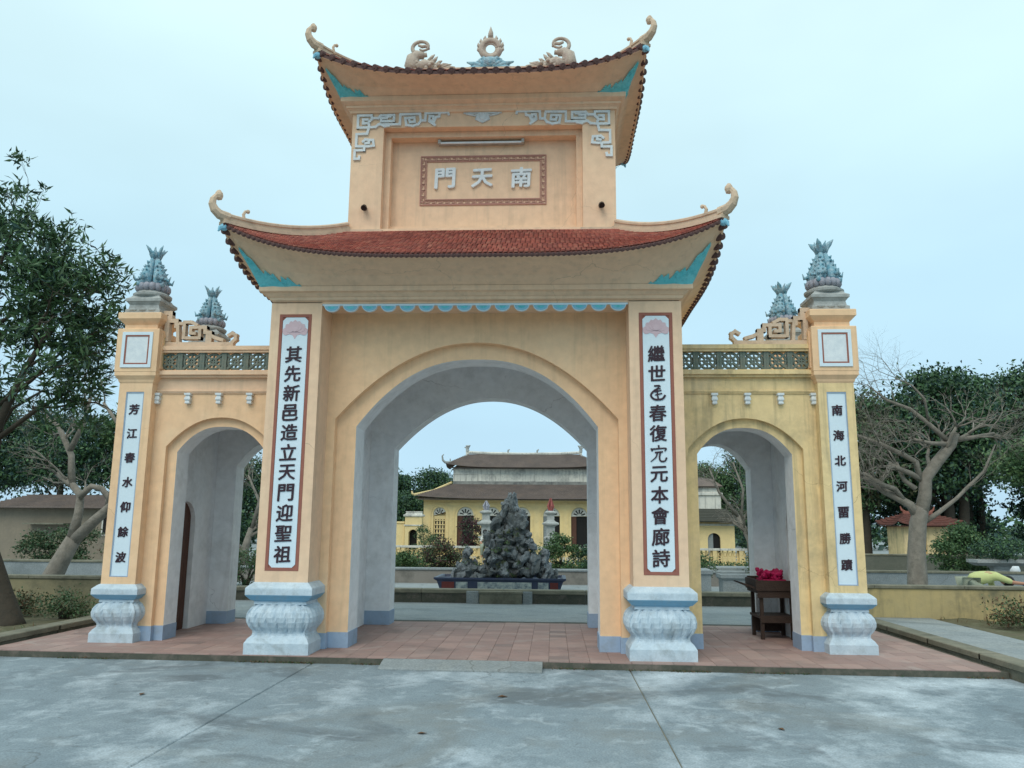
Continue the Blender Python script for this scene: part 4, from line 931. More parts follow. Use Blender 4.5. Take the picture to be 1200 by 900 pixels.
# bare tree on the right
bare('bare_tree','leafless grey tree with spreading crooked limbs behind the right low wall',(8.95,Y,0),[
 ([(8.95,Y,-.05),(8.97,Y,.4),(9.0,Y,1.1),(9.08,Y,1.75),(9.15,Y,2.0),(9.2,Y,2.15)],[.27,.21,.185,.175,.165,.12],0),
 ([(9.10,Y,1.8),(9.28,Y,2.35),(9.33,Y,2.75),(9.6,Y,3.1),(9.95,Y,3.5),(10.05,Y,3.75)],[.155,.14,.13,.125,.11,.09],4),
 ([(9.08,Y,1.9),(8.95,Y,2.15),(8.7,Y,2.3),(8.45,Y+.1,2.45),(8.1,Y+.2,2.75),(7.6,Y+.3,3.15)],[.11,.095,.085,.075,.06,.04],7),
 ([(8.85,Y,2.2),(8.6,Y-.1,2.5),(8.3,Y-.2,2.58),(7.9,Y-.2,2.85)],[.06,.055,.05,.03],4),
 ([(9.25,Y,2.7),(9.0,Y,2.85),(8.7,Y-.1,2.95),(8.5,Y-.1,3.05)],[.07,.06,.055,.05],2),
 ([(9.2,Y,2.7),(9.15,Y,3.1),(8.9,Y,3.25),(8.4,Y,3.5),(7.9,Y,3.7)],[.07,.06,.055,.045,.025],6),
 ([(9.1,Y,2.5),(8.9,Y+.1,2.7),(8.75,Y+.1,3.1)],[.06,.05,.04],3),
 ([(9.95,Y,3.5),(9.5,Y,3.95),(9.1,Y,4.3),(8.6,Y,4.5),(8.2,Y,4.85)],[.06,.05,.04,.03,.012],9),
 ([(9.5,Y,3.95),(9.35,Y-.2,4.5),(9.1,Y-.2,4.8),(8.7,Y-.2,5.0)],[.03,.025,.018,.008],6),
 ([(10.0,Y,3.6),(10.4,Y,3.65),(10.9,Y,3.75)],[.07,.05,.03],6),
 ([(9.95,Y,3.5),(9.4,Y-.2,3.5),(8.9,Y-.3,3.6)],[.06,.045,.03],7),
 ([(9.2,Y+.05,1.75),(9.6,Y+.1,2.0),(10.0,Y+.1,2.3),(10.6,Y,2.9),(10.9,Y,3.5)],[.06,.05,.04,.03,.015],3)],9)
# small bare tree seen through the right-hand arch
bare('bare_tree','slender leafless tree seen through the right side arch',(7.6,17,0),[
 ([(7.6,17,-.05),(7.55,17,1.2),(7.2,17,2.0)],[.12,.10,.07],5),([(7.55,17,1.1),(7.9,17,2.2),(8.2,17,3.2)],[.08,.06,.03],7),([(7.2,17,2.),(6.6,17,2.8),(6.3,17,3.6)],[.06,.045,.02],7),([(7.3,17,1.9),(7.4,17,2.9),(7.1,17,3.8)],[.05,.04,.02],6)],21)
bare('bare_tree','pale leafless tree with forked low branches seen through the left side arch',(-8.3,14,0),[
 ([(-8.2,14,-.05),(-8.25,14,.9),(-8.1,14,1.5)],[.14,.12,.08],3),([(-8.25,14,.8),(-8.8,14,1.2),(-9.1,14,1.4)],[.07,.06,.04],5),([(-8.1,14,1.4),(-7.9,14,2.3),(-8.3,14,3.1)],[.06,.05,.02],8),([(-8.2,14,1.2),(-7.5,14,1.6),(-7.0,14,2.3)],[.06,.04,.02],6)],23)
# leafy trees beyond
GR=[LF1,LF2,LFB]; GD=[LF1,LFB,LF2]; GO=[LF2,LF4,LF1]; GL=[LF2,LF3,LF1]
trees=[('banyan_tree','dark banyan with several trunks beyond the bare tree on the right',18.2,26,8.6,(0,0,5.8,2.7,2.4,2.8),GD,200,130,1.0,.2,.26,3),
('leafy_tree','olive green tree rising just right of the right outer pier',15.2,27,7.9,(0,0,5.2,2.2,2,2.7),GO,140,120,.9,.2,.2,1),
('leafy_tree','dark tree with a ragged top at the right edge',23.2,26,9.0,(0,0,6.1,2.9,2.2,2.9),GD,200,130,1.0,.2,.24,2),
('leafy_tree','dense bluish green tree between the banyan and the right edge',20.9,29,9.0,(0,0,6.6,2.2,2,2.5),[LFB,LF1,LF2],90,110,.9,.2,.2,2),
('leafy_tree','pale green low spreading tree at the right edge',17.0,17.5,5,(.5,0,3.9,1.7,1.3,.7),GL,60,110,.7,.14,.1,1),
('leafy_tree','dark low tree behind the small red roofed pavilion',14.4,30,5.2,(0,0,2.9,2.3,1.6,2.5),GD,110,110,.9,.2,.16,2),
('leafy_tree','shadowy dark tree low behind the round shrub',19.4,30,5.5,(0,0,2.6,2.6,1.5,2.6),[LF1,LFB],130,110,.9,.2,.18,3),
('leafy_tree','small dark tree filling the foot of the right edge',25.5,29,5.5,(0,0,2.6,2.6,1.5,2.4),[LF1,LFB],100,110,.9,.2,.18,2),
('leafy_tree','mid green tree behind the left bare tree',-24.2,30,7.4,(0,0,5.2,2.8,2.2,2.1),GR,130,110,1.0,.2,.22,1),
('leafy_tree','green tree beside the left outer pier above the tan house',-21.3,31,7.6,(0,0,5.2,2.2,2,2.4),GL,110,110,.9,.2,.2,1),
('leafy_tree','dark green tree at the far left behind the trunk',-28.5,30,7.6,(0,0,5.0,2.8,2.2,2.8),GD,120,110,1.0,.2,.22,1),
('leafy_tree','tall dark tree seen through the left side arch',-12.4,23,4.6,(0,0,2.6,1.9,1.6,1.9),GR,130,110,.8,.15,.16,1),
('leafy_tree','light green tree seen through the left side arch beside the pier',-10.1,25,4.4,(0,0,2.6,1.4,1.3,1.8),GL,90,110,.7,.14,.14,1),
('leafy_tree','blue green tree left of the temple with a pointed top',-9.4,43,5.4,(0,0,3.0,1.5,1.4,2.2),[LFB,LF1,LF2],120,110,.7,.17,.16,1),
('leafy_tree','rounded green tree rising behind the left corner of the temple roof',-6.9,44,5.2,(0,0,3.6,1.4,1.4,1.9),GR,110,110,.7,.17,.16,1),
('leafy_tree','dark green tree at the left end of the temple',-8.1,40,4.0,(0,0,1.9,1.6,1.2,2.0),GD,110,110,.7,.17,.16,1),
('leafy_tree','dark green tree above the dirty wall seen through the right side arch',12.6,38,6.2,(0,0,3.6,2.0,1.8,2.5),GR,140,110,.9,.18,.2,1),
('leafy_tree','bright green tree top at the left of the right side arch',9.9,37,5.4,(0,0,3.8,1.3,1.3,1.7),GL,90,110,.7,.16,.18,1),
('leafy_tree','shaded tree right of the small yellow building',11.4,29,4.2,(0,0,2.2,1.4,1.3,2.1),GD,120,110,.8,.16,.16,1)]
for i,(nm,lb,x,y,h,cr_,ms,n,m_,cr,lf,tr,nt_) in enumerate(trees): tree(nm,lb,'tree',x,y,h,cr_,ms,n,m_,cr,lf,tr,ntr=nt_,seed=i+30,group=None)
# distant wooded band, one mass
P=[]
for i in range(240):
    x=-75+150*i/239; y=62+6*math.sin(i*.7); h=2.6+1.1*math.sin(i*.37)+.8*math.sin(i*1.3)
    if -3<x<5: h=min(h,2.5)
    c,p=clumps((x,y,h*.5),(1.4,1.4,h*.5),5,28,1.2); P.append(p)
P=np.concatenate(P); o=leafcloud('distant_woods',P,.55,.6,[LF1,LFB,LF2],None); o['kind']='stuff'
# shrubs
bush('round_shrub','rounded green shrub behind the right low wall',12.45,13,.0,.85,.7,.95,GL,6500,.09)
bush('bonsai_tree','bonsai with a pale trunk in a flat tray at the right edge',12.9,12,.86,.8,.6,.26,GR,2600,.07,cat='bonsai')
bush('dark_bush','dark round bush left of the rockery basin',-2.75,17,.0,.66,.5,.55,[LF1,LF5,LF4],4600,.075)
bush('pale_bush','light green leafy bush further left of the rockery basin',-4.0,18,.0,.5,.4,.36,GL,2600,.08)
bush('leafy_bush','green bush right of the rockery near the incense tower',1.35,17.4,.0,.62,.5,.72,GL,4200,.08)
bush('leafy_bush','green bush beside the right jamb of the centre arch',2.35,17.2,.0,.55,.5,.62,GR,3600,.08)
bush('purple_tree','purple leaved shrub before a dark temple doorway',-3.0,30,.35,.62,.5,.85,[LF5,LF5,LF1],3600,.09)
bush('clipped_cone_bush','small clipped dark green cone bush before the temple window',-4.32,24,.0,.42,.4,.8,[LF1,LF2],3200,.06)
bush('low_bush','low weedy bush against the left low wall',-8.1,3.3,.06,.5,.3,.15,[LF4,LF1,LFBR],2200,.045)
bush('low_bush','low weedy bush at the foot of the left tree trunk',-6.95,2.9,.06,.35,.3,.2,[LF4,LF1,LF2],1600,.045)
bush('dry_bush','straggly half dry bush in front of the right low wall',8.9,3.6,.06,.75,.5,.22,[LF4,LFBR,LF2],2600,.05)
bush('scrub_bush','dark scrubby bush before the tan house on the left',-14.6,15,.0,1.3,.6,.85,[LF4,LF1,LF1],6500,.09,cr=.4)
bush('scrub_bush','olive scrub bush between the bare tree and the tan house',-11.9,14,.0,.8,.5,.6,[LF4,LFBR,LF2],3200,.08)
bush('garden_bush','grey green bush behind the left arch garden',-7.2,11.5,.0,.6,.5,.5,GO,2600,.07)
bush('garden_bush','leafy bush by the stone pillar seen through the right arch',4.75,11,.3,.35,.3,.35,GL,1600,.06)
bush('garden_bush','small bush beside the trough seen through the right arch',7.0,13,.0,.45,.4,.7,GO,2600,.07)
# grass and weeds in the beds (stuff)
P=[]
for x0_,x1_,y0_,y1_,n in ((-12,-6.6,-5,4.1,5200),(7.75,14,-4,4.5,2400)):
    k=NR.uniform(size=(n,2)); x=x0_+(x1_-x0_)*k[:,0]; y=y0_+(y1_-y0_)*k[:,1]; msk=(np.sin(x*2.1+1)+np.sin(y*1.7)+NR.normal(size=n)*.6)>.1
    P.append(np.stack([x,y,np.full(n,.055)],1)[msk])
P=np.concatenate(P); o=leafcloud('grass',P,.09,.14,[LF4,LF2,LFBR],None,updir=np.array([0,0,1.2])); o['kind']='stuff'
P=[]
for x0_,x1_ in ((-10,-3.2),(1.2,9)):
    n=6000; k=NR.uniform(size=(n,3)); P.append(np.stack([x0_+(x1_-x0_)*k[:,0],19.4+.5*k[:,1],.02+.36*k[:,2]**1.3],1))
P=np.concatenate(P); o=leafcloud('low_hedge',P,.09,.4,[LF2,LF3,LF1],None,updir=np.array([0,0,.5])); tag(o,'low green hedge strip in front of the yellow balustrade','hedge')
# ============================================================ GARDEN WALLS
def lowwall(label,x0,x1,y,h,mt,n=5):
    t=thing('low_wall',label,'wall',((x0+x1)/2,y,0)); 
    q=MB(); q.box(x0,x1,y,y+.2,-.05,h-.06); q.build('wall_panel',mt,t)
    L=(x1-x0)/n
    for i in range(n): q=MB(); q.rect(x0+i*L+.004,x0+(i+1)*L-.004,y-.03,y+.23,[(-.01,h-.06),(0,h-.05),(0,h-.01),(-.01,h)]); q.build('coping',KERB,t)
    return t
WALLY=mat('dirty_yellow_wall',(.56,.43,.20),(.46,.37,.20),1.2,.9,.92,.2,20,streak=((.14,.13,.09),.7),dirt=((.13,.13,.09),.95,.9))
WALLO=mat('dirty_olive_wall',(.34,.29,.17),(.25,.23,.15),1.2,.9,.92,.2,20,dirt=((.1,.1,.07),.9,1.1))
lowwall('low mouldy yellow garden wall with concrete coping right of the gate',5.2,14.5,4.6,.64,WALLY,6)
lowwall('low dull olive garden wall with dark coping left of the gate',-15,-5.2,4.2,.66,WALLO,6)
# kerb wall across behind the gate
t=thing('courtyard_kerb_wall','low mossy moulded kerb wall running across behind the centre arch','wall',(0,7.2,0))
for i in range(16):
    a=-14+i*1.75; b_=a+1.74
    q=MB(); q.box(a,b_,7.24,7.46,-.02,.19); q.build('kerb_block',MATS['dark_mossy_edge'],t); q=MB(); q.rect(a,b_,7.2,7.5,[(-.02,.19),(0,.205),(0,.265),(-.015,.28)]); q.build('coping',KERB,t)
q=MB(); q.rect(-.78,-.52,7.14,7.235,[(.0,-.02),(0,.24),(-.01,.25)]); q.build('small_pier',CONC2,t); q=MB(); q.rect(.42,.62,7.14,7.235,[(.0,-.02),(0,.24),(-.01,.25)]); q.build('small_pier',CONC2,t); q=MB(); q.rect(-.5,.40,7.10,7.235,[(.0,-.02),(0,.20),(.02,.21),(.02,.245),(0,.255)]); q.build('step_block',KERB,t)
t=thing('terrace_wall','grey stained retaining wall with pale coping behind the rockery basin','wall',(0,13.2,0))
q=MB(); q.box(-15,15,13.2,13.4,-.02,.36); q.build('wall_panel',mat('grey_stained_wall',(.22,.2,.18),(.3,.28,.25),1,.9,.9,.2,20,dirt=((.08,.08,.07),.9,1.)),t)
for i in range(12): q=MB(); q.rect(-15+i*2.5,-15+i*2.5+2.49,13.16,13.5,[(-.01,.36),(0,.37),(0,.41),(-.01,.42)]); q.build('coping',CONC2,t)
q=MB(); q.add([(-15,13.45,.06),(15,13.45,.06),(15,21.9,.06),(-15,21.9,.06)],[(0,1,2,3)]); struct(q.build('garden_terrace',DIRT))
lowwall('grey low garden wall beyond the left bare tree',-17,-8.6,11.2,.62,CONC2,5)
lowwall('grey low garden wall beyond the right bare tree',8.2,17,11.2,.58,CONC2,5)
lowwall('long dark weathered boundary wall far behind the right garden',10.5,30,20,.75,mat('dark_weathered_wall',(.16,.16,.13),(.1,.11,.09),1,.9,.9,.3,10),8)
# yellow lattice balustrade before the temple
t=thing('lattice_balustrade','yellow lattice balustrade in front of the temple courtyard','balustrade',(0,22,0))
q=MB(); q.box(-9,10,21.95,22.15,0,.16); q.build('base_course',TEMY,t); q=MB(); q.box(-9,10,21.93,22.17,.76,.84); q.build('top_rail',TEMW,t)
b=MB(); h=.36
for a in (-.38,-.19,0,.19,.38):
    b.stroke([(a,-.30),(a,.30)],.05,-.03,.03)
b.stroke([(-.4,.0),(.4,0)],.05,-.028,.028)
for a in (-.285,-.095,.095,.285):
    for s in (-1,1): b.tube([(a+.055*math.cos(k*.785),0,s*.15+.08*math.sin(k*.785)) for k in range(9)],.018,4)
bm_=bpy.data.meshes.new('lattice_panel'); bm_.from_pydata(b.v,[],b.f); bm_.materials.append(TEMY)
for i in range(18):
    link('lattice_panel',bm_,t,(-8.45+i*1.02,.05,.46)); q=MB(); x=-8.96+i*1.02; q.rect(x-.08,x+.08,21.94,22.16,[(0,.16),(0,.758)]); q.build('post',TEMY,t)
# ============================================================ ROCKERY IN ITS BASIN
t=thing('ceramic_basin','long low ceramic basin with blue and white panels in front of the temple','basin',(-.22,10,0))
BX0,BX1=-1.62,1.2
def brect(px_,z): return [(BX0-px_,9.3-px_*.5,z),(BX1+px_,9.3-px_*.5,z),(BX1+px_,10.6+px_*.5,z),(BX0-px_,10.6+px_*.5,z)]
m=MB(); m.loft([brect(-.02,.0),brect(0,.05),brect(.10,.32),brect(.17,.36),brect(.17,.40),brect(.09,.40),brect(.05,.34)],cap=(True,True)); m.build('basin_body',CERD,t)
def slp(x0,x1,z0,z1,mt,nm): 
    m=MB(); f=lambda z:9.3-.5*(.10*(z-.05)/.27)-.006
    m.add([(x0,f(z0)-.008,z0),(x1,f(z0)-.008,z0),(x1,f(z1)-.008,z1),(x0,f(z1)-.008,z1),(x0,f(z0)+.008,z0),(x1,f(z0)+.008,z0),(x1,f(z1)+.008,z1),(x0,f(z1)+.008,z1)],[(0,1,2,3),(0,3,7,4),(1,5,6,2),(3,2,6,7),(0,4,5,1)]); return m.build(nm,mt,t)
for a,b_,mt in ((-1.60,-1.30,CERR),(-1.26,-.98,CERB),(-.74,.55,CERB),(.70,.95,CERB),(.99,1.18,CERR)): slp(a,b_,.07,.30,mt,'glazed_panel')
m=MB(); m.box(BX0+.3,BX1-.3,9.5,10.4,-.0,.0); 
# rocks
RK=thing('rockery','tall jagged grey miniature mountain of karst rocks standing in the basin','rockery',(0,10,.36))
def rockmesh(seed,mt):
    rn=random.Random(seed); b=MB(); nu,nv=11,8; rings=[]
    lob=[(Vector((rn.gauss(0,1),rn.gauss(0,1),rn.gauss(0,1))).normalized(),rn.uniform(-.75,.75)) for _ in range(16)]
    for j in range(nv+1):
        th=math.pi*j/nv; r_=[]
        for i in range(nu):
            d=Vector((math.sin(th)*math.cos(2*math.pi*i/nu),math.sin(th)*math.sin(2*math.pi*i/nu),-math.cos(th)))
            R_=1+sum(a*max(0,d.dot(l))**5 for l,a in lob)+rn.uniform(-.24,.2); r_.append(tuple(d*R_) if 0<j<nv else tuple(d*(R_ if i==0 else R_)*1))
        if j in (0,nv): p=r_[0]; r_=[(p[0]+.02*math.cos(2*math.pi*i/nu),p[1]+.02*math.sin(2*math.pi*i/nu),p[2]) for i in range(nu)]
        rings.append(r_)
    b.loft(rings); me=bpy.data.meshes.new('rock'); me.from_pydata(b.v,[],b.f); me.materials.append(mt); return me
rms=[rockmesh(s,ROCK if s%2 else ROCKD) for s in range(8)]
rn=random.Random(4)
def prof(z):   # silhouette left/right x at height z
    pr_=[(.36,-1.45,1.10),(.52,-1.30,1.0),(.60,-.62,.88),(.95,-.56,.64),(1.25,-.60,.52),(1.45,-.50,.44),(1.6,-.40,.36),(1.8,-.34,.30),(1.9,-.24,.30),(2.05,-.18,.15),(2.2,-.13,.08),(2.42,-.08,.02)]
    for (a,l,r_),(b,l2,r2_) in zip(pr_[:-1],pr_[1:]):
        if a<=z<=b: f=(z-a)/(b-a); return l+(l2-l)*f,r_+(r2_-r_)*f
    return -.05,.05
def putrock(x,y,z,s,tall=1.):
    me=rn.choice(rms); o=link('rock',me,RK,(x,y-10,z-.36)); o.scale=(s*rn.uniform(.7,1.2),s*rn.uniform(.7,1.2),s*rn.uniform(.8,1.35)*tall); o.rotation_euler=(rn.uniform(-.5,.5),rn.uniform(-.5,.5),rn.uniform(0,6.28))
for k in range(262):
    z=.40+1.84*(k/262)**1.15; l,r_=prof(z); t_=rn.random(); x=l+(r_-l)*t_; dep=.42*(1-(z-.36)/2.3)+.08
    putrock(x,9.9+rn.uniform(-1,1)*dep,z,rn.uniform(.055,.125)*(1 if z<2 else .8),rn.choice([1,1,1.7]))
for k in range(75): x=rn.uniform(-1.42,1.08); putrock(x,9.62+rn.uniform(-.12,.3),.42+rn.random()*.30*(1-abs(x+.15)/1.6),rn.uniform(.05,.10),rn.choice([1,1.6]))
for k in range(34): f=rn.random()**1.3; z=.42+f*.62; putrock(-1.06+rn.gauss(0,.15*(1-f)+.02),9.85+rn.gauss(0,.08),z,.09-.035*f,1.3)
for k in range(20): z=.4+rn.random()*.6; putrock(.83+rn.gauss(0,.08),9.8+rn.gauss(0,.08),z,.08,1.3)
for c in ((0,9.95,.95,.36,.24,.65),(0,9.95,1.5,.18,.15,.4),(-.2,9.95,.5,.7,.3,.2)):
    m=MB(); m.ball((c[0],c[1],c[2]),1,12,9,sc=c[3:],jit=.12); o=m.build('rock_core',ROCKD,RK,-Vector((0,10,.36)))
C_,pts=clumps((-.15,9.66,.85),(1.05,.42,.75),70,36,.10); leafcloud('moss_tuft',pts,.045,.5,[LF2,LF4],RK,-Vector((0,10,.36)))
# ============================================================ FAR BUILDINGS
def courses(m,A,B,Ct,D,n,th=.05,mi=0,curve=None):
    """sloping roof plane as n overlapping courses: A,B eave left/right, D,Ct top left/right"""
    A,B,Ct,D=map(Vector,(A,B,Ct,D)); k=14
    for j in range(n):
        v0,v1=j/n,(j+1)/n
        for i in range(k):
            u0,u1=i/k,(i+1)/k
            def S(u,v,l):
                p=A.lerp(B,u).lerp(D.lerp(Ct,u),v); 
                if curve: p.z+=curve*abs(2*u-1)**4*(1-v)
                p.z+=l; return p
            a,b,c,d=S(u0,v0,th),S(u1,v0,th),S(u1,v1,0),S(u0,v1,0)
            m.add([a,b,c,d],[(0,1,2,3)],mi); m.add([S(u0,v0,-.005),S(u1,v0,-.005),b,a],[(0,1,2,3)],mi)
TE=thing('temple','long low yellow temple with two tiers of brown tiled roof behind the rockery','temple',(-.7,38,0))
def tp(mb,nm,mt,**k): return mb.build(nm,mt,TE,**k)
bx=[-5.43,-3.95,-2.42,-.70,.98,2.56,4.04]; ed=[-6.36]+[(a+b)/2 for a,b in zip(bx[:-1],bx[1:])]+[4.96]
for i,x in enumerate(bx):
    win=i in (0,6); a=.36 if win else .47
    m=MB(); arch_wall(m,ed[i],ed[i+1]-.002,0,3.2,36,36.25,x,a,2.22,2.72 if not win else 2.68,0,0,16); tp(m,'front_bay',[TEMY,TEMY])
    m=MB()   # raised arch moulding
    ring=[(x+(a+.16)*math.cos(math.pi*k/16),2.22+(.50+.14)*math.sin(math.pi*k/16)) for k in range(17)]
    for p,q in zip(ring[:-1],ring[1:]): m.stroke([p,q],.045,35.955,35.999)
    m.stroke([(x-a-.16,0),(x-a-.16,2.22)],.04,35.96,35.999); m.stroke([(x+a+.16,0),(x+a+.16,2.22)],.04,35.96,35.999)
    tp(m,'arch_moulding',TEMY)
    m=MB(); m.prism([(x-a,2.21)]+[(x+dx,z) for dx,z in arc(a,2.22,2.70,12)],36.10,36.14,0); F=tp(m,'fanlight',TEMW)
    m=MB()
    for k in range(5):
        an=math.pi*(k+.5)/5; m.prism([(x+.12*math.cos(an-.2),2.26+.12*math.sin(an-.2)),(x+.34*math.cos(an-.12)*a/.47,2.26+.34*math.sin(an-.12)),(x+.34*math.cos(an+.12)*a/.47,2.26+.34*math.sin(an+.12)),(x+.12*math.cos(an+.2),2.26+.12*math.sin(an+.2))],36.085,36.098)
    m.build('fanlight_slot',DARKIN,F)
    if win:
        m=MB()
        m.box(x-a,x+a,36.12,36.14,0,2.2,0)
        for k in range(4): m.box(x-.26+k*.16,x-.19+k*.16,36.10,36.119,.9,2.0,1)
        for k in range(5): m.box(x-.30,x+.30,36.08,36.099,.95+k*.24,1.0+k*.24,0)
        tp(m,'lattice_window',[TEMY,DARKIN])
    else:
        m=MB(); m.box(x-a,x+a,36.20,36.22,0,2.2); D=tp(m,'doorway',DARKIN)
        m=MB(); m.box(x-a,x-a+.3,36.12,36.15,.05,2.2); m.build('door_leaf',BROWN if i%2 else CONC2,D)
m=MB(); m.box(-6.36,4.95,35.90,35.999,3.02,3.2); m.box(-6.36,4.95,35.94,35.999,2.88,2.93); 
for e_ in ed[1:-1]: m.box(e_-.11,e_+.11,35.93,35.999,2.93,3.01)
tp(m,'frieze',TEMY)
m=MB(); m.box(-6.36,4.95,36.25,41,0,3.2); tp(m,'hall_body',TEMY)
m=MB(); E0=(-6.75,35.3,3.16);E1=(5.35,35.3,3.16);T1=(3.6,38.2,4.12);T0=(-5.0,38.2,4.12)
courses(m,E0,E1,T1,T0,18,.04,curve=.16); courses(m,(-6.75,41.7,3.16),E0,T0,(-5.0,39.6,4.12),18,.04); courses(m,E1,(5.35,41.7,3.16),(3.6,39.6,4.12),T1,18,.04)
m.box(-6.6,5.2,35.45,36,3.10,3.15); tp(m,'lower_roof',TEMT)
m=MB(); m.box(-4.95,3.55,38.1,40,4.05,5.12); m.box(-4.95,3.55,38.06,38.099,4.98,5.04); m.box(-4.95,3.55,38.07,38.099,4.70,4.74)
for x in (-3.3,-1.8,-.2,1.3,2.7): m.box(x-.12,x+.12,38.05,38.099,4.3,4.7)
tp(m,'clerestory_wall',TEMW)
m=MB(); m.box(-4.94,3.54,38.06,38.098,4.06,4.29); tp(m,'mouldy_skirting',mat('black_mould_band',(.14,.15,.15),(.36,.36,.33),1.6,1,.95,.2,20,dirt=((.06,.065,.07),.8,2)))
m=MB(); E0=(-5.35,37.6,5.10);E1=(4.0,37.6,5.10);T1=(2.7,39,6.0);T0=(-4.15,39,6.0)
courses(m,E0,E1,T1,T0,14,.04,curve=.2); courses(m,(-5.35,40.4,5.1),E0,T0,(-4.15,39.1,6.),14,.04,curve=.2); courses(m,E1,(4.,40.4,5.1),(2.7,39.1,6.),T1,14,.04,curve=.2); courses(m,(4.,40.4,5.1),(-5.35,40.4,5.1),(-4.15,39.1,6.),(2.7,39.1,6.),6,.04)
m.box(-5.1,3.8,37.85,38.05,5.06,5.12); tp(m,'upper_roof',TEMT)
m=MB(); m.tube([(-4.2,39,6.12),(-3,39,6.06),(-.6,39,6.02),(1.6,39,6.06),(2.75,39,6.12)],.09,6); m.box(-4.3,-4.12,38.93,39.07,5.75,6.2); m.box(2.66,2.84,38.93,39.07,5.75,6.2); tp(m,'main_ridge',TEMW)
for s,x in ((-1,-4.2),(1,2.75)):
    m=MB(); m.tube([(x,39,6.15),(x+s*.02,39,6.35),(x-s*.08,39,6.5),(x+s*.12,39,6.52)],[.12,.10,.12,.04],7); m.tube([(x+s*.0,39,6.4),(x+s*.2,39,6.42)],[.08,.03],5); tp(m,'ridge_ornament',STONEW)
    xx=-5.4 if s<0 else 4.05
    m=MB(); m.tube([(x,38.9,5.9),(xx-s*.5,38.1,5.42),(xx,37.6,5.38),(xx+s*.12,37.5,5.5),(xx+s*.16,37.45,5.75),(xx+s*.06,37.45,5.85)],[.08,.08,.08,.07,.05,.03],6); m.tube([(xx-s*.3,37.8,5.4),(xx-s*.28,37.8,5.62)],[.05,.03],5); tp(m,'hip_ridge',STONEW)
    xx=-6.8 if s<0 else 5.4; xt=-5.05 if s<0 else 3.65
    m=MB(); m.tube([(xt,38.1,4.2),((xx+xt)/2,36.7,3.66),(xx,35.3,3.36),(xx+s*.1,35.2,3.42),(xx+s*.14,35.2,3.56)],[.07,.07,.07,.06,.04],6); tp(m,'hip_ridge',TEMY)
for x in (-1.7,.1): m=MB(); m.tube([(x,39,6.05),(x,39,6.25),(x+.1,39,6.3)],[.07,.05,.04],6); tp(m,'ridge_ornament',STONEW)
# small annex gate left of the temple
AN=thing('temple_annex','small yellow side gate with an arched dark opening left of the temple','gate',(-6.6,34,0))
m=MB(); arch_wall(m,-7.05,-6.12,0,2.1,34,34.5,-6.6,.24,1.1,1.42,0,0); m.build('gate_wall',[TEMY,TEMY],AN)
m=MB(); m.rect(-7.05,-6.12,34,34.5,[(0,2.1),(.08,2.14),(.08,2.22),(.0,2.24),(-.05,2.34),(-.02,2.36),(-.02,2.4)]); m.box(-7.1,-6.07,33.95,33.999,1.62,1.68); m.build('cornice',TEMW,AN); m=MB(); m.box(-6.85,-6.35,34.4,34.45,0,1.4); m.build('opening',DARKIN,AN)
m=MB(); m.box(-9.5,-7.1,34.2,34.4,0,1.75); m.box(-9.5,-7.1,34.15,34.45,1.75,1.85); m.build('side_wall',TEMY,AN)
# incense towers
def itower(x,y,label,flag):
    t=thing('incense_tower',label,'tower',(x,y,0)); m=MB()
    m.rect(x-.2,x+.2,y-.2,y+.2,[(.06,0),(.06,.5),(0,.52),(0,1.05),(.10,1.12),(.10,1.18),(-.02,1.22),(-.02,1.62),(.04,1.66),(.16,1.72),(.16,1.78),(.02,1.84),(-.04,1.9),(-.04,2.14),(.06,2.2),(.06,2.25),(-.06,2.3)]); m.build('tower_body',STONEW,t)
    m=MB(); 
    for k in range(4): a=R(90*k+20); m.tube([(x+.05*math.cos(a),y+.05*math.sin(a),2.28),(x+.12*math.cos(a),y+.12*math.sin(a),2.5),(x+.03*math.cos(a),y+.03*math.sin(a),2.72 if not flag else 2.85)],[.05,.05,.01],6)
    m.build('finial',mat('faded_red_paint',(.42,.10,.09),(.3,.12,.11),8,.9) if flag else FISH2,t)
itower(-1.85,25,'pale stone incense tower with a greyish pink top left of the rockery',False); itower(.96,25,'pale stone incense tower with a red top right of the rockery',True)
# small yellow building and dirty wall seen through the right arch
YB=thing('small_yellow_building','small yellow building with an arched doorway and dark roof seen through the right side arch','building',(7.9,24,0))
m=MB(); arch_wall(m,6.6,8.6,0,1.9,24,24.15,7.75,.26,1.15,1.42,0,0); m.build('front_wall',[TEMY,TEMY],YB); m=MB(); m.box(6.6,8.6,24.151,27,0,1.9); m.box(7.5,8.02,24.1,24.149,0,.001); m.build('building_body',TEMY,YB)
m=MB(); m.box(7.49,8.01,24.11,24.13,0,1.42); D=m.build('doorway',DARKIN,YB); m=MB(); m.box(7.50,7.72,24.07,24.10,.02,1.40); m.build('door_leaf',CONC2,D)
m=MB(); courses(m,(6.4,23.6,1.9),(8.85,23.6,1.9),(8.5,25.2,2.45),(6.5,25.2,2.45),8,.05); m.box(6.45,8.8,23.65,27,1.86,1.9); m.build('roof',mat('dark_mossy_roof',(.07,.07,.06),(.1,.1,.08),3,.9,.95,.6,10),YB)
m=MB(); m.box(6.6,8.6,23.965,23.999,1.72,1.80); m.box(6.6,7.0,23.95,23.999,0,.9); m.build('wall_moulding',TEMW,YB)
t=thing('weathered_tower','pale mouldy plaster tower wall above the dark roof seen through the right side arch','building',(8.3,28.5,0))
m=MB(); m.rect(6.9,8.9,28,29.5,[(0,0),(0,3.1),(.08,3.15),(.08,3.25),(-.1,3.3),(-.1,3.5)]); m.build('tower_wall',TEMW,t)
m=MB(); m.rect(7.0,8.8,28.1,29.4,[(.14,3.5),(.2,3.56),(-.2,3.9),(-.6,4.0)]); m.build('roof',TEMT,t)
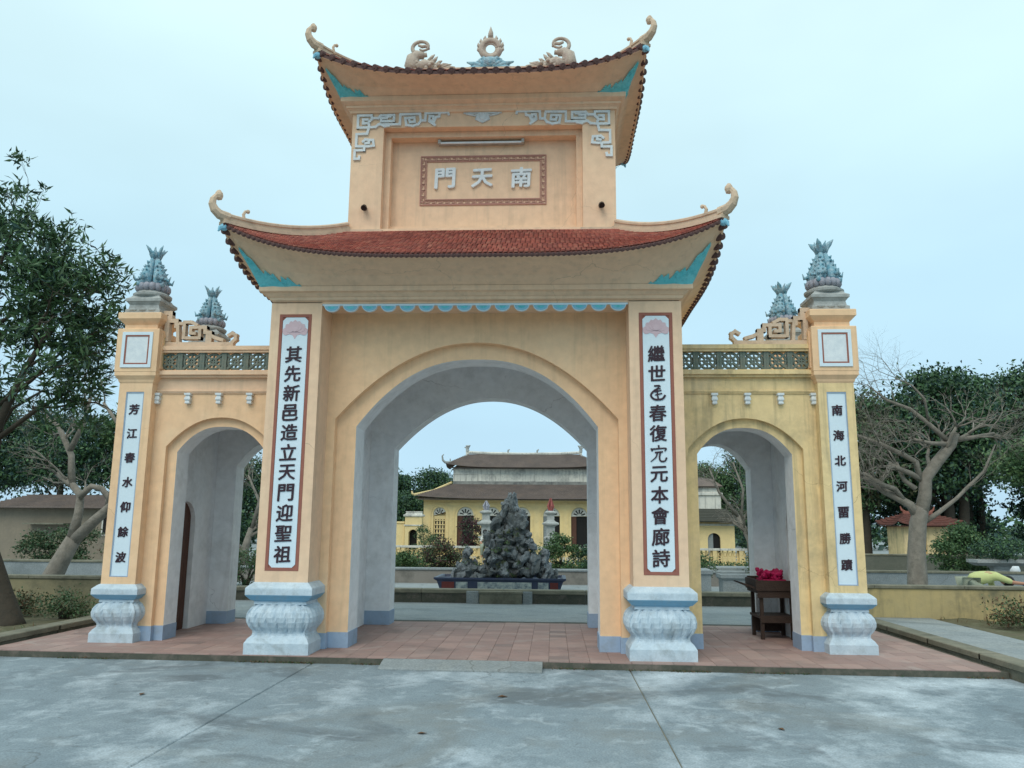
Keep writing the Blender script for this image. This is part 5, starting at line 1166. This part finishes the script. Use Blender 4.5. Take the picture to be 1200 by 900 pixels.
# trough and stone post seen through the right arch
t=thing('stone_trough','pale rectangular stone trough behind the kerb seen through the right side arch','trough',(5.6,10.2,0)); m=MB(); m.rect(5.15,6.1,9.9,10.5,[(-.04,0),(-.04,.36),(.02,.42),(.02,.50),(-.04,.50),(-.08,.42)]); m.build('trough_body',CONC2,t); m=MB(); m.box(5.3,5.9,10.0,10.4,0,.05); m.build('foot',KERB,t)
t=thing('stone_post','squat weathered stone post behind the kerb in the right side arch','post',(4.6,9.6,0)); m=MB(); m.rect(4.35,4.8,9.4,9.8,[(.02,0),(.02,.06),(0,.08),(0,.5),(.04,.54),(.04,.62),(-.05,.66)]); m.build('post_body',CONC2,t)
for k,(x,y,w,z) in enumerate(((6.2,13.8,1.6,.16),(6.6,18,2.2,.3))):
    m=MB(); m.rect(x-w,x+w,y,y+1.2,[(0,0),(0,z-.03),(-.01,z)]); tag(m.build('concrete_step',CONC2),['lower pale concrete step in the courtyard behind the right arch','upper pale concrete step before the small yellow building'][k],'step')
# tan house on the left
HL=thing('tan_house','weathered tan house with a brown tiled roof behind the left bare tree','house',(-17.8,21,0))
TANH=mat('tan_house_plaster',(.30,.25,.185),(.22,.19,.15),1,.9,.9,.1,20,streak=((.15,.13,.11),.6),dirt=((.2,.17,.13),.7,.8))
m=MB(); m.box(-20.6,-15.0,20,24,0,2.2); m.build('house_wall',TANH,HL)
m=MB(); courses(m,(-20.9,19.6,2.17),(-14.7,19.6,2.17),(-15.2,22,2.75),(-20.4,22,2.75),10,.05); m.box(-20.8,-14.8,19.7,24.2,2.15,2.19); m.build('roof',TEMT,HL)
for x,z,w,h in ((-15.95,1.2,.3,.7),): m=MB(); m.box(x-w/2-.06,x+w/2+.06,19.95,19.999,z-.06,z+h+.06); W_=m.build('window',TEMW,HL); m=MB(); m.box(x-w/2,x+w/2,19.935,19.949,z,z+h); m.build('pane',DARKIN,W_)
m=MB(); m.box(-19,-17.4,19.5,19.999,1.55,1.6); m.build('awning',KERB,HL)
# red roofed pavilion on the right
PV=thing('small_pavilion','little yellow pavilion with a red upturned roof behind the right bare tree','pavilion',(16.4,24.6,0))
m=MB(); arch_wall(m,15.45,17.3,.35,1.75,24,24.2,16.1,.28,1.3,1.6,0,0); m.build('front_wall',[YELD,YELD],PV); m=MB(); m.box(15.45,17.3,24.201,25.6,.35,1.75); m.build('pavilion_body',YELD,PV)
m=MB(); m.rect(15.4,17.35,23.9,25.6,[(.06,0),(.06,.34),(0,.35)]); m.build('plinth',STONEW,PV)
m=MB(); A=(15.1,23.6,1.8);B=(17.7,23.6,1.8); courses(m,A,B,(16.9,24.7,2.3),(15.9,24.7,2.3),6,.05,curve=.18); courses(m,(15.1,25.9,1.8),A,(15.9,24.7,2.3),(15.9,24.8,2.3),6,.05,curve=.18); courses(m,B,(17.7,25.9,1.8),(16.9,24.8,2.3),(16.9,24.7,2.3),6,.05,curve=.18); m.box(15.2,17.6,23.7,25.8,1.75,1.79); m.build('roof',mat('dull_dark_red_tiles',(.20,.075,.06),(.12,.06,.05),4,.9,.9,.5,20),PV)
m=MB(); m.box(15.8,17.0,24.66,24.8,2.28,2.4); m.tube([(15.9,24.7,2.35),(15.75,24.7,2.45),(15.7,24.7,2.6)],[.06,.05,.02],5); m.tube([(16.9,24.7,2.35),(17.05,24.7,2.45),(17.1,24.7,2.6)],[.06,.05,.02],5); m.build('roof_ridge',MAROON,PV)
# flat bonsai tray on legs
t=thing('bonsai_tray','flat grey stone tray on a pedestal under the bonsai at the right edge','tray',(12.8,12,0)); m=MB(); m.rect(12.15,13.5,11.7,12.3,[(-.12,.70),(0,.78),(0,.86),(-.05,.86)]); m.build('tray_slab',STONEW,t); m=MB(); m.rect(12.6,13.1,11.85,12.15,[(0,0),(-.05,.1),(-.05,.6),(0,.695)]); m.build('foot',STONEW,t)
m=MB(); m.lathe(14.3,14,[(.05,0),(.05,.3),(.13,.36),(.16,.5),(.12,.62),(.05,.66)],12); tag(m.build('round_lamp_post',LETW,smooth=True),'small white globe lamp on a short post at the right edge','lamp')
# ============================================================ PEOPLE
def skin(name,pts,edges,radii,m,parent=None,root=0,sub=1):
    me=bpy.data.meshes.new(name); me.from_pydata([tuple(p) for p in pts],edges,[]); o=bpy.data.objects.new(name,me); COL.objects.link(o)
    sk=o.modifiers.new('skin','SKIN'); me.skin_vertices.new() if not me.skin_vertices else None
    for i,r_ in enumerate(radii): me.skin_vertices[0].data[i].radius=(r_,r_) if not isinstance(r_,tuple) else r_; me.skin_vertices[0].data[i].use_root=(i==root)
    sb=o.modifiers.new('sub','SUBSURF'); sb.levels=sub; sb.render_levels=sub
    dg=bpy.context.evaluated_depsgraph_get(); dg.update(); nm=bpy.data.meshes.new_from_object(o.evaluated_get(dg)); bpy.data.objects.remove(o); 
    nm.name=name; nm.materials.clear(); nm.materials.append(m); nm.polygons.foreach_set('use_smooth',[True]*len(nm.polygons)); 
    return link(name,nm,parent)
SKN=mat('skin',(0.5, 0.26, 0.17),(0.42, 0.21, 0.14),20,.5,.6,0); HAIR=mat('black_hair',(.015,.012,.012),rough=.5,bump=.3)
SHIRT=mat('lime_yellow_shirt',(.58,.62,.28),(.5,.55,.25),8,.6,.9,.3,30); WSH=mat('white_cloth',(.65,.66,.62),(.5,.52,.5),8,.6,.9,.3,30); TROU=mat('dark_trousers',(0.3, 0.33, 0.26),(0.24, 0.27, 0.2),rough=.9)
# person bending forward over the garden bed, facing right
px,py,pz=9.38,6.6,0.
PE=thing('person','person in a lime yellow shirt bending down behind the right low wall, arm stretched out','person',(px,py,pz))
PZ_=1.16
J=dict(hip=(0,0,.50),ch=(.30,-.02,.66),nk=(.47,-.03,.62),hd0=(.54,-.04,.56),hd=(.62,-.05,.50),
 shL=(.42,-.19,.60),elL=(.62,-.22,.52),wrL=(.86,-.20,.50),hnL=(.93,-.20,.495),shR=(.42,.15,.58),elR=(.50,.20,.36),wrR=(.64,.18,.20),hnR=(.69,.18,.14),
 hpL=(-.02,-.10,.47),knL=(.20,-.14,.40),anL=(.04,-.13,.08),ftL=(.18,-.13,.04),hpR=(-.02,.10,.47),knR=(.18,.14,.38),anR=(.0,.13,.08),ftR=(.14,.13,.04))
J={k:Vector(v)*PZ_ for k,v in J.items()}; ks=list(J); E_=[('hip','ch'),('ch','nk'),('nk','hd0'),('hd0','hd'),('ch','shL'),('shL','elL'),('elL','wrL'),('wrL','hnL'),('ch','shR'),('shR','elR'),('elR','wrR'),('wrR','hnR'),('hip','hpL'),('hpL','knL'),('knL','anL'),('anL','ftL'),('hip','hpR'),('hpR','knR'),('knR','anR'),('anR','ftR')]
rad=dict(hip=.12,ch=.13,nk=.055,hd0=.07,hd=.10,shL=.055,elL=.042,wrL=.030,hnL=.035,shR=.055,elR=.042,wrR=.03,hnR=.035,hpL=.085,knL=.062,anL=.04,ftL=.035,hpR=.085,knR=.062,anR=.04,ftR=.035)
def person(PE,J,rad,E_,off,parts,flip=1):
    ks=list(J); P_=[Vector(J[k])*1. for k in ks]
    b=skin('body',P_,[(ks.index(a),ks.index(c)) for a,c in E_],[rad[k] for k in ks],SKN,PE,0,1); b.location=(0,0,0)
    for nm,sel,ex,mt in parts:
        kk=[k for k in ks if k in sel]; ee=[(kk.index(a),kk.index(c)) for a,c in E_ if a in kk and c in kk]
        o=skin(nm,[J[k] for k in kk],ee,[rad[k]*(ex+.2) for k in kk],mt,PE,0,1); o.location=(0,0,0)
person(PE,J,rad,E_,0,[('shirt',('hip','ch','nk','shL','elL','shR','elR'),1.14,SHIRT),('trousers',('hip','hpL','knL','anL','hpR','knR','anR'),1.15,TROU)])
m=MB(); m.ball((.73,-.06,.62),.12,10,7,sc=(1,.95,.95)); o=m.build('hair',HAIR,PE,(0,0,0),smooth=True)
m=MB()
for k in range(5): m.tube([(1.08,-.26+k*.014,.575-.006*abs(k-2)),(1.12,-.262+k*.015,.572),(1.145+.01*(2-abs(k-2)),-.263+k*.016,.555)],[.010,.009,.007],5)
m.build('fingers',SKN,PE,(0,0,0),smooth=True)
m=MB(); rr=random.Random(2); m.lathe(10.62,6.45,[(.14,.0),(.2,.1),(.24,.36),(.26,.56),(.25,.6),(.22,.56),(.2,.3)],16); tag(m.build('blue_bucket',mat('blue_plastic',(.02,.10,.28),(.02,.08,.22),8,.5,.5),smooth=True),'blue plastic bucket beside the bending person at the right edge','bucket')
# person seated on the far balustrade
PE=thing('person','small distant person in a white shirt sitting beside the rockery','person',(-1.62,21.7,.0))
J2=dict(hip=(0,.2,.90),ch=(.0,.16,1.10),nk=(.0,.14,1.22),hd0=(.0,.12,1.28),hd=(.0,.10,1.36),shL=(-.13,.15,1.17),elL=(-.17,.05,1.0),wrL=(-.10,-.1,.93),shR=(.13,.15,1.17),elR=(.17,.05,1.0),wrR=(.10,-.1,.93),hpL=(-.08,.1,.88),knL=(-.1,-.2,.86),anL=(-.1,-.18,.48),ftL=(-.1,-.28,.44),hpR=(.08,.1,.88),knR=(.1,-.2,.86),anR=(.1,-.18,.48),ftR=(.1,-.28,.44))
E2=[('hip','ch'),('ch','nk'),('nk','hd0'),('hd0','hd'),('ch','shL'),('shL','elL'),('elL','wrL'),('ch','shR'),('shR','elR'),('elR','wrR'),('hip','hpL'),('hpL','knL'),('knL','anL'),('anL','ftL'),('hip','hpR'),('hpR','knR'),('knR','anR'),('anR','ftR')]
r2_=dict(hip=.11,ch=.12,nk=.045,hd0=.06,hd=.09,shL=.05,elL=.04,wrL=.03,shR=.05,elR=.04,wrR=.03,hpL=.08,knL=.055,anL=.038,ftL=.035,hpR=.08,knR=.055,anR=.038,ftR=.035)
person(PE,J2,r2_,E2,0,[('shirt',('hip','ch','nk','shL','elL','shR','elR'),1.15,WSH),('trousers',('hip','hpL','knL','anL','hpR','knR','anR'),1.15,TROU)])
m=MB(); m.ball((0,.125,1.40),.10,10,7); m.build('hair',HAIR,PE,(0,0,0),smooth=True)

P=[]
for i in range(2600):
    x=random.uniform(-6.2,6.3); 
    if math.sin(x*2.3)+math.sin(x*5.1+1)<.2 or abs(x)<1.05: continue
    P.append((x,fy(x)-.012-abs(random.gauss(0,.018)),PZ+.004))
for s in (-1,1):
    for i in range(160): P.append((s*2.4+random.uniform(-.48,.48),fy(s*2.4)-.02+random.uniform(-.03,.01),PZ+.004))
P=np.array(P); o=leafcloud('moss',P,.022,.5,[LF4,LF1,LFBR],None,updir=np.array([0,0,.6])); o['kind']='stuff'
